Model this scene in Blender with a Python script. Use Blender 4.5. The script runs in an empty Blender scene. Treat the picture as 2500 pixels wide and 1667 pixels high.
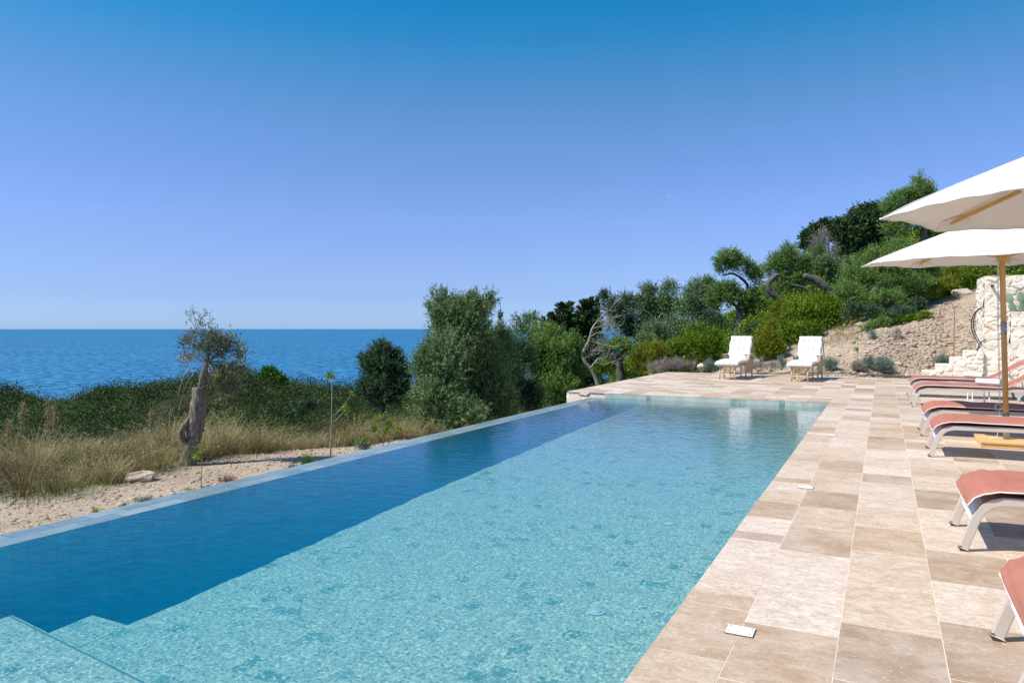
import bpy, bmesh, math, random
import numpy as np
from mathutils import Vector, Matrix
R = math.radians
random.seed(7)
rng = np.random.default_rng(11)
C = bpy.context.scene.collection
sc = bpy.context.scene

# ------------------------------------------------------------------ camera, light, exposure
SUN_EL, SUN_AZ = 52.0, 45.0          # shadows fall towards +X +Y
cd = bpy.data.cameras.new('camera'); cam = bpy.data.objects.new('camera', cd); C.objects.link(cam)
cam.location = (0, 0, 1.4); cam.rotation_euler = (R(90-0.990), 0, R(27.095))
cd.sensor_width = 36; cd.lens = 25.532; cd.clip_start = 0.05; cd.clip_end = 300000
sc.camera = cam
w = bpy.data.worlds.new('World'); sc.world = w; w.use_nodes = True
nt = w.node_tree; nt.nodes.clear()
out = nt.nodes.new('ShaderNodeOutputWorld'); bg = nt.nodes.new('ShaderNodeBackground')
sky = nt.nodes.new('ShaderNodeTexSky'); sky.sky_type = 'NISHITA'; sky.sun_disc = False
sky.sun_elevation = R(SUN_EL); sky.sun_rotation = R(180+SUN_AZ)
sky.air_density = 1.0; sky.dust_density = 0.3; sky.ozone_density = 3.0; sky.altitude = 0
# clear deep blue Mediterranean air: the sky's own colours graded by height above the horizon
tc = nt.nodes.new('ShaderNodeTexCoord'); sp = nt.nodes.new('ShaderNodeSeparateXYZ')
rp = nt.nodes.new('ShaderNodeValToRGB'); mx = nt.nodes.new('ShaderNodeMix'); mx.data_type = 'RGBA'; mx.blend_type = 'MULTIPLY'
mx.inputs[0].default_value = 1.0
nt.links.new(tc.outputs['Generated'], sp.inputs[0]); nt.links.new(sp.outputs[2], rp.inputs[0])
nt.links.new(sky.outputs[0], mx.inputs[6]); nt.links.new(rp.outputs[0], mx.inputs[7])
SKYRAMP = [(0.0, (1, 1, 1)), (1.0, (1, 1, 1))]
SKYRAMP = [(0.0, (0.468, 0.727, 1.458)), (0.0472, (0.476, 0.612, 1.108)), (0.092, (0.569, 0.649, 1.039)), (0.1444, (0.631, 0.704, 1.076)), (0.201, (0.614, 0.735, 1.055)), (0.2531, (0.56, 0.782, 1.057)), (0.2932, (0.473, 0.787, 1.023)), (0.3357, (0.31, 0.811, 1.032)), (0.3689, (0.168, 0.806, 1.051)), (0.4121, (0.069, 0.792, 1.053)), (0.55, (0.25, 0.75, 1.0)), (0.8, (0.6, 0.9, 1.0)), (1.0, (0.8, 0.95, 1.0))]
e = rp.color_ramp.elements
e[0].position = SKYRAMP[0][0]; e[0].color = (*SKYRAMP[0][1], 1); e[1].position = SKYRAMP[-1][0]; e[1].color = (*SKYRAMP[-1][1], 1)
for p_, c_ in SKYRAMP[1:-1]:
    q = e.new(p_); q.color = (*c_, 1)
bg.inputs[1].default_value = 0.12
nt.links.new(mx.outputs[2], bg.inputs[0]); nt.links.new(bg.outputs[0], out.inputs[0])
sl = bpy.data.lights.new('sun', 'SUN'); sl.energy = 4.6; sl.angle = R(0.53); sl.color = (1.0, 0.95, 0.87)
so = bpy.data.objects.new('sun', sl); C.objects.link(so)
so.rotation_euler = (R(90-SUN_EL), 0, R(SUN_AZ-90))
sc.view_settings.view_transform = 'Standard'; sc.view_settings.look = 'None'
sc.view_settings.exposure = 0.25; sc.view_settings.gamma = 1.0
sc.cycles.max_bounces = 10; sc.cycles.transparent_max_bounces = 12; sc.cycles.volume_bounces = 0
sc.cycles.caustics_refractive = False; sc.cycles.caustics_reflective = False

# ------------------------------------------------------------------ helpers
FPX, CU, CV = 1773.07, 1250.0, 833.5
ya, pi_ = R(27.095), R(-0.990)
Fv = Vector((-math.sin(ya)*math.cos(pi_), math.cos(ya)*math.cos(pi_), math.sin(pi_)))
Rv = Vector((math.cos(ya), math.sin(ya), 0)); Uv = Rv.cross(Fv)
def P(u, v, D):                     # a surveyed point: direction of a sight line and its measured distance
    return Vector((0, 0, 1.4)) + (Fv + Rv*((u-CU)/FPX) - Uv*((v-CV)/FPX))*D

def tag(o, label=None, cat=None, group=None, kind=None):
    if label: o['label'] = label
    if cat: o['category'] = cat
    if group: o['group'] = group
    if kind: o['kind'] = kind
    return o
def empty(name, loc=(0, 0, 0), rz=0, label=None, cat=None, group=None):
    o = bpy.data.objects.new(name, None); C.objects.link(o); o.location = loc; o.rotation_euler = (0, 0, rz)
    o.empty_display_size = .2
    return tag(o, label, cat, group)

class MB:
    def __init__(s): s.v = []; s.f = []; s.t = []; s.n = 0
    def add(s, v, f, t=0.5):
        v = np.asarray(v, float).reshape(-1, 3); s.v.append(v)
        s.f.extend([tuple(int(i)+s.n for i in q) for q in f])
        s.t.extend([t]*len(f) if np.isscalar(t) else list(t)); s.n += len(v)
    def box(s, a, b, t=0.5):
        x0, y0, z0 = a; x1, y1, z1 = b
        s.add([(x0,y0,z0),(x1,y0,z0),(x1,y1,z0),(x0,y1,z0),(x0,y0,z1),(x1,y0,z1),(x1,y1,z1),(x0,y1,z1)],
              [(0,3,2,1),(4,5,6,7),(0,1,5,4),(1,2,6,5),(2,3,7,6),(3,0,4,7)], t)
    def bar(s, p, q, w, h, up=(0, 0, 1), t=.5):   # rectangular bar from p to q
        p, q = Vector(p), Vector(q); d = (q-p).normalized(); u = Vector(up)
        sx = d.cross(u)
        if sx.length < 1e-4: sx = d.cross(Vector((1, 0, 0)))
        sx.normalize(); uz = sx.cross(d)
        vs = []
        for c in (p, q):
            for a, b in ((-1,-1),(1,-1),(1,1),(-1,1)): vs.append(c+sx*(a*w/2)+uz*(b*h/2))
        s.add([tuple(v) for v in vs], [(0,3,2,1),(4,5,6,7),(0,1,5,4),(1,2,6,5),(2,3,7,6),(3,0,4,7)], t)
    def tube(s, pts, r, n=8, t=.5, cap=True, jit=0, flat=1.0):
        pts = [Vector(p) for p in pts]; m = len(pts)
        rs = [r]*m if np.isscalar(r) else r
        ref = Vector((0, 0, 1)) if abs((pts[-1]-pts[0]).normalized().z) < .9 else Vector((1, 0, 0))
        vs = []; fs = []
        for i, p in enumerate(pts):
            d = (pts[min(i+1, m-1)]-pts[max(i-1, 0)]).normalized()
            a = d.cross(ref)
            if a.length < 1e-3: a = d.cross(Vector((0, 1, 0)))
            a.normalize(); b = d.cross(a); 
            for k in range(n):
                th = 2*math.pi*k/n; rr = rs[i]*(1+jit*math.sin(k*2.1+i*.7)*.6+jit*random.uniform(-.5, .5))
                vs.append(tuple(p+a*(rr*math.cos(th))+b*(rr*math.sin(th)*flat)))
        for i in range(m-1):
            for k in range(n):
                k2 = (k+1) % n; fs.append((i*n+k, i*n+k2, (i+1)*n+k2, (i+1)*n+k))
        if cap: fs.append(tuple(range(n-1, -1, -1))); fs.append(tuple((m-1)*n+k for k in range(n)))
        s.add(vs, fs, t)
    def lathe(s, prof, c=(0, 0, 0), n=24, t=.5):
        vs = []; fs = []
        for r_, z in prof:
            for k in range(n): th = 2*math.pi*k/n; vs.append((c[0]+r_*math.cos(th), c[1]+r_*math.sin(th), c[2]+z))
        for i in range(len(prof)-1):
            for k in range(n): k2 = (k+1) % n; fs.append((i*n+k, i*n+k2, (i+1)*n+k2, (i+1)*n+k))
        fs.append(tuple(range(n-1, -1, -1))); fs.append(tuple((len(prof)-1)*n+k for k in range(n)))
        s.add(vs, fs, t)
    def grid(s, fn, nu, nv, t=.5, closed_u=False):
        vs = [tuple(fn(i/(nu-1 if not closed_u else nu), j/(nv-1))) for j in range(nv) for i in range(nu)]
        fs = []
        for j in range(nv-1):
            for i in range(nu if closed_u else nu-1):
                i2 = (i+1) % nu; fs.append((j*nu+i, j*nu+i2, (j+1)*nu+i2, (j+1)*nu+i))
        s.add(vs, fs, t)
    def rock(s, c, r, flat=.6, t=.5, seed=None):
        g = np.random.default_rng(seed if seed is not None else random.randint(0, 10**6))
        v = ICO[0]*(1+g.uniform(-.28, .28, (len(ICO[0]), 1))); v = v*np.array([r*g.uniform(.8, 1.3), r*g.uniform(.7, 1.1), r*flat])
        a = g.uniform(0, 6.28); ca, sa = math.cos(a), math.sin(a)
        v = np.stack([v[:, 0]*ca-v[:, 1]*sa, v[:, 0]*sa+v[:, 1]*ca, v[:, 2]], 1)+np.array(c)
        s.add(v, ICO[1], t)
    def build(s, name, mat, parent=None, smooth=False, bevel=0, weld=False):
        V = np.concatenate(s.v) if s.v else np.zeros((0, 3))
        return raw_mesh(name, V, s.f, np.array(s.t, float), mat, parent, smooth, bevel)

def raw_mesh(name, V, F, T, mat, parent=None, smooth=False, bevel=0):
    me = bpy.data.meshes.new(name)
    if parent is not None:
        V = V-np.array(parent.matrix_world_base)
    if isinstance(F, np.ndarray):
        me.vertices.add(len(V)); me.vertices.foreach_set('co', V.astype(np.float32).ravel())
        k = F.shape[1]; me.loops.add(F.size); me.loops.foreach_set('vertex_index', F.astype(np.int32).ravel())
        me.polygons.add(len(F)); me.polygons.foreach_set('loop_start', np.arange(0, F.size, k, dtype=np.int32))
        me.update(calc_edges=True)
    else:
        me.from_pydata([tuple(v) for v in V], [], F)
    at = me.attributes.new('tint', 'FLOAT', 'FACE')
    T = np.resize(np.asarray(T, np.float32), len(me.polygons)); at.data.foreach_set('value', T)
    if smooth: me.polygons.foreach_set('use_smooth', np.ones(len(me.polygons), bool))
    me.materials.append(mat); me.update()
    o = bpy.data.objects.new(name, me); C.objects.link(o)
    if parent is not None: o.parent = parent
    if bevel:
        m = o.modifiers.new('bevel', 'BEVEL'); m.width = bevel; m.segments = 2; m.limit_method = 'ANGLE'; m.angle_limit = R(40)
    return o
# parents: location of thing is base; children meshes are stored relative to it
class _B: pass
def _mwb(o):
    l = np.zeros(3)
    while o is not None: l = l+np.array(o.location); o = o.parent
    return l
bpy.types.Object.matrix_world_base = property(lambda s: _mwb(s))

def _ico():
    bm = bmesh.new(); bmesh.ops.create_icosphere(bm, subdivisions=1, radius=1)
    v = np.array([q.co[:] for q in bm.verts]); f = [tuple(x.index for x in q.verts) for q in bm.faces]; bm.free(); return v, f
ICO = _ico()

# ---- materials
def mat_base(name):
    m = bpy.data.materials.new(name); m.use_nodes = True; n = m.node_tree
    return m, n, n.nodes['Principled BSDF']
def N(n, t, **k):
    q = n.nodes.new(t)
    for a, b in k.items(): setattr(q, a, b)
    return q
def ramp(n, fac, stops):
    r_ = N(n, 'ShaderNodeValToRGB'); e = r_.color_ramp.elements
    e[0].position, e[0].color = stops[0][0], (*stops[0][1], 1); e[1].position, e[1].color = stops[-1][0], (*stops[-1][1], 1)
    for p_, c_ in stops[1:-1]:
        q = e.new(p_); q.color = (*c_, 1)
    n.links.new(fac, r_.inputs[0]); return r_.outputs[0]
def mixc(n, f, a, b, mode='MIX'):
    m = N(n, 'ShaderNodeMix', data_type='RGBA', blend_type=mode)
    for i, x in ((0, f), (6, a), (7, b)):
        if isinstance(x, (int, float)): m.inputs[i].default_value = x
        elif isinstance(x, tuple): m.inputs[i].default_value = (*x, 1)
        else: n.links.new(x, m.inputs[i])
    return m.outputs[2]
def coords(n, scale=(1, 1, 1), src='Object'):
    tc = N(n, 'ShaderNodeTexCoord'); mp = N(n, 'ShaderNodeMapping'); mp.inputs['Scale'].default_value = scale
    n.links.new(tc.outputs[src], mp.inputs[0]); return mp.outputs[0]
def noise(n, vec, scale, detail=4, rough=.55, dist=0):
    t = N(n, 'ShaderNodeTexNoise'); t.inputs['Scale'].default_value = scale; t.inputs['Detail'].default_value = detail
    t.inputs['Roughness'].default_value = rough; t.inputs['Distortion'].default_value = dist
    if vec is not None: n.links.new(vec, t.inputs['Vector'])
    return t.outputs['Fac']
def bump(n, b, h, strength=.3, dist=.01):
    q = N(n, 'ShaderNodeBump'); q.inputs['Strength'].default_value = strength; q.inputs['Distance'].default_value = dist
    n.links.new(h, q.inputs['Height']); n.links.new(q.outputs[0], b.inputs['Normal']); return q
def tint(n):
    a = N(n, 'ShaderNodeAttribute', attribute_name='tint'); return a.outputs['Fac']

def simple(name, c, rough=.6, var=.12, scale=8, metal=0, bmp=.1, stretch=(1, 1, 1)):
    m, n, b = mat_base(name); v = coords(n, stretch); f = noise(n, v, scale, 5)
    c0 = tuple(max(0, x*(1-var)) for x in c); c1 = tuple(min(1, x*(1+var)) for x in c)
    n.links.new(ramp(n, f, [(.3, c0), (.7, c1)]), b.inputs['Base Color'])
    b.inputs['Roughness'].default_value = rough; b.inputs['Metallic'].default_value = metal
    if bmp: bump(n, b, noise(n, v, scale*6, 3), bmp, .004)
    return m

def leaf_mat(name, stops, rough=.45, trans=.28, back=None):
    m, n, b = mat_base(name)
    col = ramp(n, tint(n), stops)
    if back:
        g = N(n, 'ShaderNodeNewGeometry'); col = mixc(n, g.outputs['Backfacing'], col, back)
    n.links.new(col, b.inputs['Base Color']); b.inputs['Roughness'].default_value = rough+.1; b.inputs['Specular IOR Level'].default_value = .22
    tr = N(n, 'ShaderNodeBsdfTranslucent'); n.links.new(col, tr.inputs[0])
    mx = N(n, 'ShaderNodeMixShader'); mx.inputs[0].default_value = trans
    n.links.new(b.outputs[0], mx.inputs[1]); n.links.new(tr.outputs[0], mx.inputs[2])
    n.links.new(mx.outputs[0], n.nodes['Material Output'].inputs[0]); return m

M = {}
# travertine paving
m, n, b = mat_base('travertine')
tt = tint(n); tcn = N(n, 'ShaderNodeTexCoord'); off = N(n, 'ShaderNodeCombineXYZ')
mul = N(n, 'ShaderNodeMath', operation='MULTIPLY'); mul.inputs[1].default_value = 173.0; n.links.new(tt, mul.inputs[0])
for i in range(3): n.links.new(mul.outputs[0], off.inputs[i])
va = N(n, 'ShaderNodeVectorMath', operation='ADD'); n.links.new(tcn.outputs['Object'], va.inputs[0]); n.links.new(off.outputs[0], va.inputs[1])
mp = N(n, 'ShaderNodeMapping'); mp.inputs['Scale'].default_value = (1.0, 1.75, 1); n.links.new(va.outputs[0], mp.inputs[0])
f1 = noise(n, mp.outputs[0], 3.4, 9, .68, .9); f2 = noise(n, mp.outputs[0], 11, 8, .72, .8); f0 = noise(n, va.outputs[0], 2.3, 6, .6, .4); f3 = noise(n, va.outputs[0], 55, 4, .7)
fr = N(n, 'ShaderNodeMath', operation='FRACT'); mu2 = N(n, 'ShaderNodeMath', operation='MULTIPLY'); mu2.inputs[1].default_value = 10.0
n.links.new(tt, mu2.inputs[0]); n.links.new(mu2.outputs[0], fr.inputs[0])
base = ramp(n, tt, [(0, (.80, .69, .60)), (.3, (.64, .50, .37)), (.55, (.53, .38, .26)), (.8, (.40, .285, .195)), (1, (.31, .225, .165))])
c = mixc(n, ramp(n, f1, [(.38, (0, 0, 0)), (.62, (.30, .30, .30))]), base, (.80, .69, .57))
c = mixc(n, ramp(n, f2, [(.42, (.42, .42, .42)), (.6, (0, 0, 0))]), c, (.34, .205, .105))
c = mixc(n, ramp(n, f0, [(.46, (0, 0, 0)), (.62, (.22, .22, .22))]), c, (.82, .74, .66))
f4 = noise(n, mp.outputs[0], 42, 5, .75, .3)
c = mixc(n, ramp(n, f4, [(.38, (.5, .5, .5)), (.50, (0, 0, 0))]), c, (.34, .23, .15))
c = mixc(n, ramp(n, f3, [(.6, (0, 0, 0)), (.68, (.6, .6, .6))]), c, (.80, .70, .58))
pit = noise(n, mp.outputs[0], 34, 3, .6)
c = mixc(n, ramp(n, pit, [(.70, (0, 0, 0)), (.74, (.6, .6, .6))]), c, (.22, .15, .10))
n.links.new(c, b.inputs['Base Color']); b.inputs['Roughness'].default_value = .62
b.inputs['Specular IOR Level'].default_value = .3
bump(n, b, f2, .25, .003); M['trav'] = m
M['grout'] = simple('grout', (.72, .63, .50), .85, .12, 14)
# pool tiles: green volcanic stone, every tile its own shade
m, n, b = mat_base('pool_tile')
base = ramp(n, tint(n), [(0, (.14, .26, .24)), (.12, (.27, .35, .32)), (.3, (.45, .44, .40)), (1, (.56, .50, .45))])
v = coords(n); f = noise(n, v, 46, 3, .55, .6); f2 = noise(n, v, 40, 2, .5, .7)
c = mixc(n, ramp(n, f, [(.36, (1, 1, 1)), (.49, (.0, .0, .0))]), base, (.12, .22, .25))
c = mixc(n, ramp(n, f2, [(.53, (0, 0, 0)), (.64, (.7, .7, .7))]), c, (.92, .84, .74))  # dark and bright flecks paint the rippling light into the tile colour
n.links.new(c, b.inputs['Base Color']); b.inputs['Roughness'].default_value = .5; M['tile'] = m
m, n, b = mat_base('lane_tile')
base = ramp(n, tint(n), [(0, (.01, .44, .54)), (.2, (.02, .57, .68)), (.8, (.02, .64, .75)), (1, (.04, .70, .80))]); f = noise(n, coords(n), 3, 3)
n.links.new(mixc(n, ramp(n, f, [(.35, (0, 0, 0)), (.7, (.35, .35, .35))]), base, (.01, .50, .64)), b.inputs['Base Color']); b.inputs['Roughness'].default_value = .5; M['lane'] = m
m, n, b = mat_base('rim_tile')
base = ramp(n, tint(n), [(0, (.10, .24, .22)), (.12, (.16, .30, .27)), (.3, (.30, .39, .35)), (1, (.44, .50, .45))]); f = noise(n, coords(n), 9, 5, .6)
n.links.new(mixc(n, ramp(n, f, [(.42, (0, 0, 0)), (.7, (.5, .5, .5))]), base, (.52, .55, .50)), b.inputs['Base Color']); b.inputs['Roughness'].default_value = .35; M['rim'] = m
m, n, b = mat_base('wet_tile')
base = ramp(n, tint(n), [(0, (.13, .21, .22)), (1, (.24, .32, .32))]); v = coords(n, (1, .3, 1)); f = noise(n, v, 12, 5)
n.links.new(mixc(n, ramp(n, f, [(.4, (0, 0, 0)), (.7, (.5, .5, .5))]), base, (.34, .38, .36)), b.inputs['Base Color'])
b.inputs['Roughness'].default_value = .3; b.inputs['Coat Weight'].default_value = .1; b.inputs['Coat Roughness'].default_value = .08
bump(n, b, noise(n, coords(n, (1, .35, 1)), 9, 4), .12, .01); M['wet'] = m
M['tgrout'] = simple('tile_grout', (.38, .44, .39), .8, .1, 20)
# pool water: clear, faintly tinted, reflects more at a flat angle
m = bpy.data.materials.new('pool_water'); m.use_nodes = True; n = m.node_tree; n.nodes.clear()
o_ = N(n, 'ShaderNodeOutputMaterial'); tr = N(n, 'ShaderNodeBsdfTransparent'); gl = N(n, 'ShaderNodeBsdfGlossy'); gl.inputs['Roughness'].default_value = .008
v = coords(n); h1 = noise(n, coords(n, (1, 1.6, 1)), 5.5, 3, .5, .5); h2 = noise(n, v, 17, 2, .5, .6)
ad = N(n, 'ShaderNodeMath', operation='MULTIPLY_ADD'); ad.inputs[1].default_value = .3; n.links.new(h2, ad.inputs[0]); n.links.new(h1, ad.inputs[2])
bp = N(n, 'ShaderNodeBump'); bp.inputs['Strength'].default_value = 1.0; bp.inputs['Distance'].default_value = .0052; n.links.new(ad.outputs[0], bp.inputs['Height'])
n.links.new(bp.outputs[0], gl.inputs['Normal'])
ge = N(n, 'ShaderNodeNewGeometry'); dt = N(n, 'ShaderNodeVectorMath', operation='DOT_PRODUCT')
n.links.new(bp.outputs[0], dt.inputs[0]); n.links.new(ge.outputs['Incoming'], dt.inputs[1])
ab = N(n, 'ShaderNodeMath', operation='ABSOLUTE'); n.links.new(dt.outputs['Value'], ab.inputs[0])
su = N(n, 'ShaderNodeMath', operation='SUBTRACT'); su.inputs[0].default_value = 1; n.links.new(ab.outputs[0], su.inputs[1])
pw = N(n, 'ShaderNodeMath', operation='POWER'); pw.inputs[1].default_value = 12.0; n.links.new(su.outputs[0], pw.inputs[0])
ma = N(n, 'ShaderNodeMath', operation='MULTIPLY_ADD', use_clamp=True); ma.inputs[1].default_value = 3.0; ma.inputs[2].default_value = .006; n.links.new(pw.outputs[0], ma.inputs[0])
ms = N(n, 'ShaderNodeMixShader'); n.links.new(ma.outputs[0], ms.inputs[0]); n.links.new(tr.outputs[0], ms.inputs[1]); n.links.new(gl.outputs[0], ms.inputs[2])
n.links.new(ms.outputs[0], o_.inputs['Surface'])
vab = N(n, 'ShaderNodeVolumeAbsorption'); vab.inputs['Color'].default_value = (.0, .77, .955, 1); vab.inputs['Density'].default_value = .67
vsc = N(n, 'ShaderNodeVolumeScatter'); vsc.inputs['Color'].default_value = (.0, .44, 1.0, 1); vsc.inputs['Density'].default_value = .35
vad = N(n, 'ShaderNodeAddShader'); n.links.new(vab.outputs[0], vad.inputs[0]); n.links.new(vsc.outputs[0], vad.inputs[1])
n.links.new(vad.outputs[0], o_.inputs['Volume']); M['water'] = m
# sea
m, n, b = mat_base('sea_water')
v = coords(n, (.004, .006, 1)); v2 = coords(n, (.11, .09, 1)); rot = None
f = noise(n, v, 1, 6, .62); f2 = noise(n, v2, 1, 4, .6)
c = ramp(n, f, [(.35, (.001, .075, .20)), (.65, (.008, .13, .29))])
c = mixc(n, ramp(n, f2, [(.46, (0, 0, 0)), (.60, (.9, .9, .9))]), c, (.07, .27, .46))
n.links.new(c, b.inputs['Base Color']); b.inputs['Roughness'].default_value = .55; b.inputs['Specular IOR Level'].default_value = .25
bump(n, b, f2, .8, 2.2); M['sea'] = m
# ground
def ground_mat():
    m, n, b = mat_base('ground_soil'); t = tint(n); v = coords(n)
    f = noise(n, v, 1.3, 8, .65); f2 = noise(n, v, 22, 6, .7); vo = N(n, 'ShaderNodeTexVoronoi'); vo.inputs['Scale'].default_value = 13
    n.links.new(v, vo.inputs['Vector'])
    c = ramp(n, f, [(.3, (.37, .285, .205)), (.5, (.48, .38, .28)), (.72, (.58, .475, .365))])
    c = mixc(n, ramp(n, f2, [(.36, (.9, .9, .9)), (.50, (0, 0, 0))]), c, (.22, .155, .10))
    c = mixc(n, ramp(n, vo.outputs['Distance'], [(.12, (.75, .75, .75)), (.3, (0, 0, 0))]), c, (.60, .50, .39))
    g = ramp(n, f2, [(.3, (.016, .022, .008)), (.7, (.05, .055, .022))])
    c = mixc(n, t, c, g); n.links.new(c, b.inputs['Base Color']); b.inputs['Roughness'].default_value = .95
    b.inputs['Specular IOR Level'].default_value = .1
    bump(n, b, f2, .9, .03); return m
M['ground'] = ground_mat()
def stone_mat(name, c0, c1, c2, rough=.85):
    m, n, b = mat_base(name); v = coords(n); f = noise(n, v, 5, 7, .65); f2 = noise(n, v, 28, 6, .7)
    c = mixc(n, .55, ramp(n, tint(n), [(0, c0), (.5, c1), (1, c2)]), ramp(n, f, [(.35, c2), (.6, c1)]))
    c = mixc(n, ramp(n, f2, [(.35, (.5, .5, .5)), (.5, (0, 0, 0))]), c, tuple(x*.6 for x in c2))
    n.links.new(c, b.inputs['Base Color']); b.inputs['Roughness'].default_value = rough; bump(n, b, f2, .6, .012); return m
M['pebble'] = stone_mat('pebble_stone', (.66, .58, .46), (.48, .38, .28), (.34, .25, .175))
M['wall'] = stone_mat('wall_limestone', (.90, .87, .79), (.86, .81, .70), (.66, .46, .25))
M['mortar'] = simple('mortar', (.84, .79, .70), .95, .15, 9, bmp=.5)
M['rock'] = stone_mat('field_rock', (.70, .60, .47), (.60, .48, .36), (.46, .35, .26))
# bark
def bark(name, a, b_):
    m, n, b = mat_base(name); v = coords(n, (6, 6, 1.6)); f = noise(n, v, 4, 8, .7, 1.2)
    n.links.new(ramp(n, f, [(.33, a), (.62, b_)]), b.inputs['Base Color']); b.inputs['Roughness'].default_value = .9; bump(n, b, f, 1.0, .03); return m
M['bark'] = bark('olive_bark', (.045, .038, .03), (.20, .17, .14)); M['twig'] = bark('grey_twig', (.14, .12, .105), (.42, .385, .35))
M['bark_pale'] = bark('bleached_bark', (.045, .034, .024), (.31, .255, .20))
M['wood'] = simple('teak_wood', (.68, .40, .13), .45, .16, 5, bmp=.15, stretch=(1, 1, .25))
M['wood_base'] = simple('pine_base', (.70, .46, .19), .5, .14, 3, bmp=.15, stretch=(.3, 4, 4))
M['canvas_'] = None
m, n, b = mat_base('canvas_cloth'); v = coords(n); b.inputs['Base Color'].default_value = (.86, .84, .80, 1); b.inputs['Roughness'].default_value = .9
f = noise(n, coords(n, (60, 60, 60)), 6, 2); bump(n, b, f, .15, .002)
tr = N(n, 'ShaderNodeBsdfTranslucent'); tr.inputs[0].default_value = (.80, .72, .64, 1); mx_ = N(n, 'ShaderNodeMixShader'); mx_.inputs[0].default_value = .22
n.links.new(b.outputs[0], mx_.inputs[1]); n.links.new(tr.outputs[0], mx_.inputs[2]); n.links.new(mx_.outputs[0], n.nodes['Material Output'].inputs[0]); M['canvas'] = m
M['alu'] = simple('lounger_paint', (.56, .49, .42), .38, .03, 3, bmp=0)
M['sling'] = simple('sling_mesh', (.70, .70, .76), .6, .05, 60)
M['dark'] = simple('dark_plastic', (.05, .05, .055), .5, .1, 9)
M['steel'] = simple('grey_steel', (.38, .38, .40), .35, .08, 9, metal=.6)
M['terra'] = simple('terracotta_cloth', (.43, .165, .115), .85, .09, 5, bmp=.25)
M['pipe_w'] = simple('white_piping', (.82, .80, .78), .7, .03, 9, bmp=0)
M['white'] = simple('white_paint', (.84, .84, .82), .4, .03, 9, bmp=0)
M['towel'] = simple('white_towel', (.84, .84, .84), .95, .04, 60, bmp=.6)
M['greytowel'] = simple('blue_grey_towel', (.30, .36, .45), .95, .06, 60, bmp=.6)
M['cushion'] = simple('white_cushion', (.74, .73, .71), .9, .03, 4, bmp=.15)
M['rattan'] = simple('pale_rattan', (.60, .46, .30), .5, .16, 20, bmp=.3)
M['copper'] = simple('weathered_copper', (.42, .20, .12), .45, .15, 12, metal=.4)
M['hose'] = simple('black_hose', (.035, .035, .04), .5, .1, 9)
M['cactus'] = simple('cactus_skin', (.20, .27, .18), .6, .12, 6)
M['rope'] = simple('pale_rope', (.68, .67, .66), .8, .08, 60)
M['glassdisc'] = simple('pool_light_lens', (.62, .60, .62), .2, .03, 9, bmp=0)
# foliage
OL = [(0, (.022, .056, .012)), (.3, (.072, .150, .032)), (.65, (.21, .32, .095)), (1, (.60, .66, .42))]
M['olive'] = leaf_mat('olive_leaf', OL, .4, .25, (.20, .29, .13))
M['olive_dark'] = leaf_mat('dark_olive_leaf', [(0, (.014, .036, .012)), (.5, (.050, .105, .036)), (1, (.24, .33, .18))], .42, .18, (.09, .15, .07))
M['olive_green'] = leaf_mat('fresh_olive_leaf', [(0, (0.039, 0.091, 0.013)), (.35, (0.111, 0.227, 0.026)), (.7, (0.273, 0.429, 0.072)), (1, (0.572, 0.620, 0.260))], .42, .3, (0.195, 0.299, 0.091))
M['conifer'] = leaf_mat('cypress_needle', [(0, (.018, .042, .014)), (.5, (.055, .105, .032)), (1, (.16, .23, .07))], .6, .15)
M['lentisk'] = leaf_mat('lentisk_leaf', [(0, (0.027, 0.069, 0.006)), (.35, (0.100, 0.194, 0.010)), (.7, (0.263, 0.375, 0.022)), (1, (0.475, 0.525, 0.044))], .4, .25)
M['yellowgreen'] = leaf_mat('myrtle_leaf', [(0, (0.055, 0.088, 0.007)), (.35, (0.143, 0.198, 0.013)), (.7, (0.330, 0.341, 0.024)), (1, (0.506, 0.462, 0.055))], .45, .3)
M['scrub'] = leaf_mat('maquis_leaf', [(0, (.008, .020, .004)), (.4, (.034, .068, .012)), (.75, (.085, .145, .025)), (1, (.17, .21, .06))], .55, .12)
M['pine'] = leaf_mat('aleppo_pine_needle', [(0, (0.036, 0.120, 0.014)), (1, (0.156, 0.360, 0.048))], .5, .2)
M['bright'] = leaf_mat('young_leaf', [(0, (.10, .22, .02)), (.6, (.24, .38, .04)), (1, (.45, .46, .05))], .4, .35)
M['redgreen'] = leaf_mat('pomegranate_leaf', [(0, (.09, .20, .02)), (.6, (.20, .34, .03)), (.8, (.38, .34, .04)), (1, (.42, .13, .05))], .4, .3)
M['stumpleaf'] = leaf_mat('sparse_leaf', [(0, (.05, .09, .05)), (.45, (.17, .23, .11)), (.62, (.34, .36, .20)), (.72, (.42, .17, .10)), (.84, (.46, .28, .17)), (1, (.62, .56, .44))], .4, .25)
M['lav'] = leaf_mat('lavender_leaf', [(0, (.10, .15, .11)), (.6, (.24, .31, .24)), (1, (.42, .45, .38))], .8, .1)
M['grey'] = leaf_mat('dry_sage', [(0, (.20, .17, .15)), (.6, (.38, .34, .29)), (1, (.55, .50, .43))], .8, .1)
M['drygrass'] = leaf_mat('dry_grass', [(0, (.10, .075, .035)), (.25, (.22, .175, .08)), (.6, (.43, .35, .17)), (.85, (.62, .53, .31)), (.93, (.15, .19, .06)), (1, (.20, .27, .08))], .8, .25)
M['greengrass'] = leaf_mat('green_grass', [(0, (.05, .12, .02)), (1, (.16, .30, .06))], .6, .3)
M['purple'] = leaf_mat('purple_flowers', [(0, (.06, .10, .04)), (.5, (.13, .17, .07)), (.7, (.42, .26, .45)), (1, (.58, .42, .60))], .7, .2)
M['redtuft'] = leaf_mat('red_tuft', [(0, (.12, .06, .04)), (1, (.36, .19, .11))], .7, .1)

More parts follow.
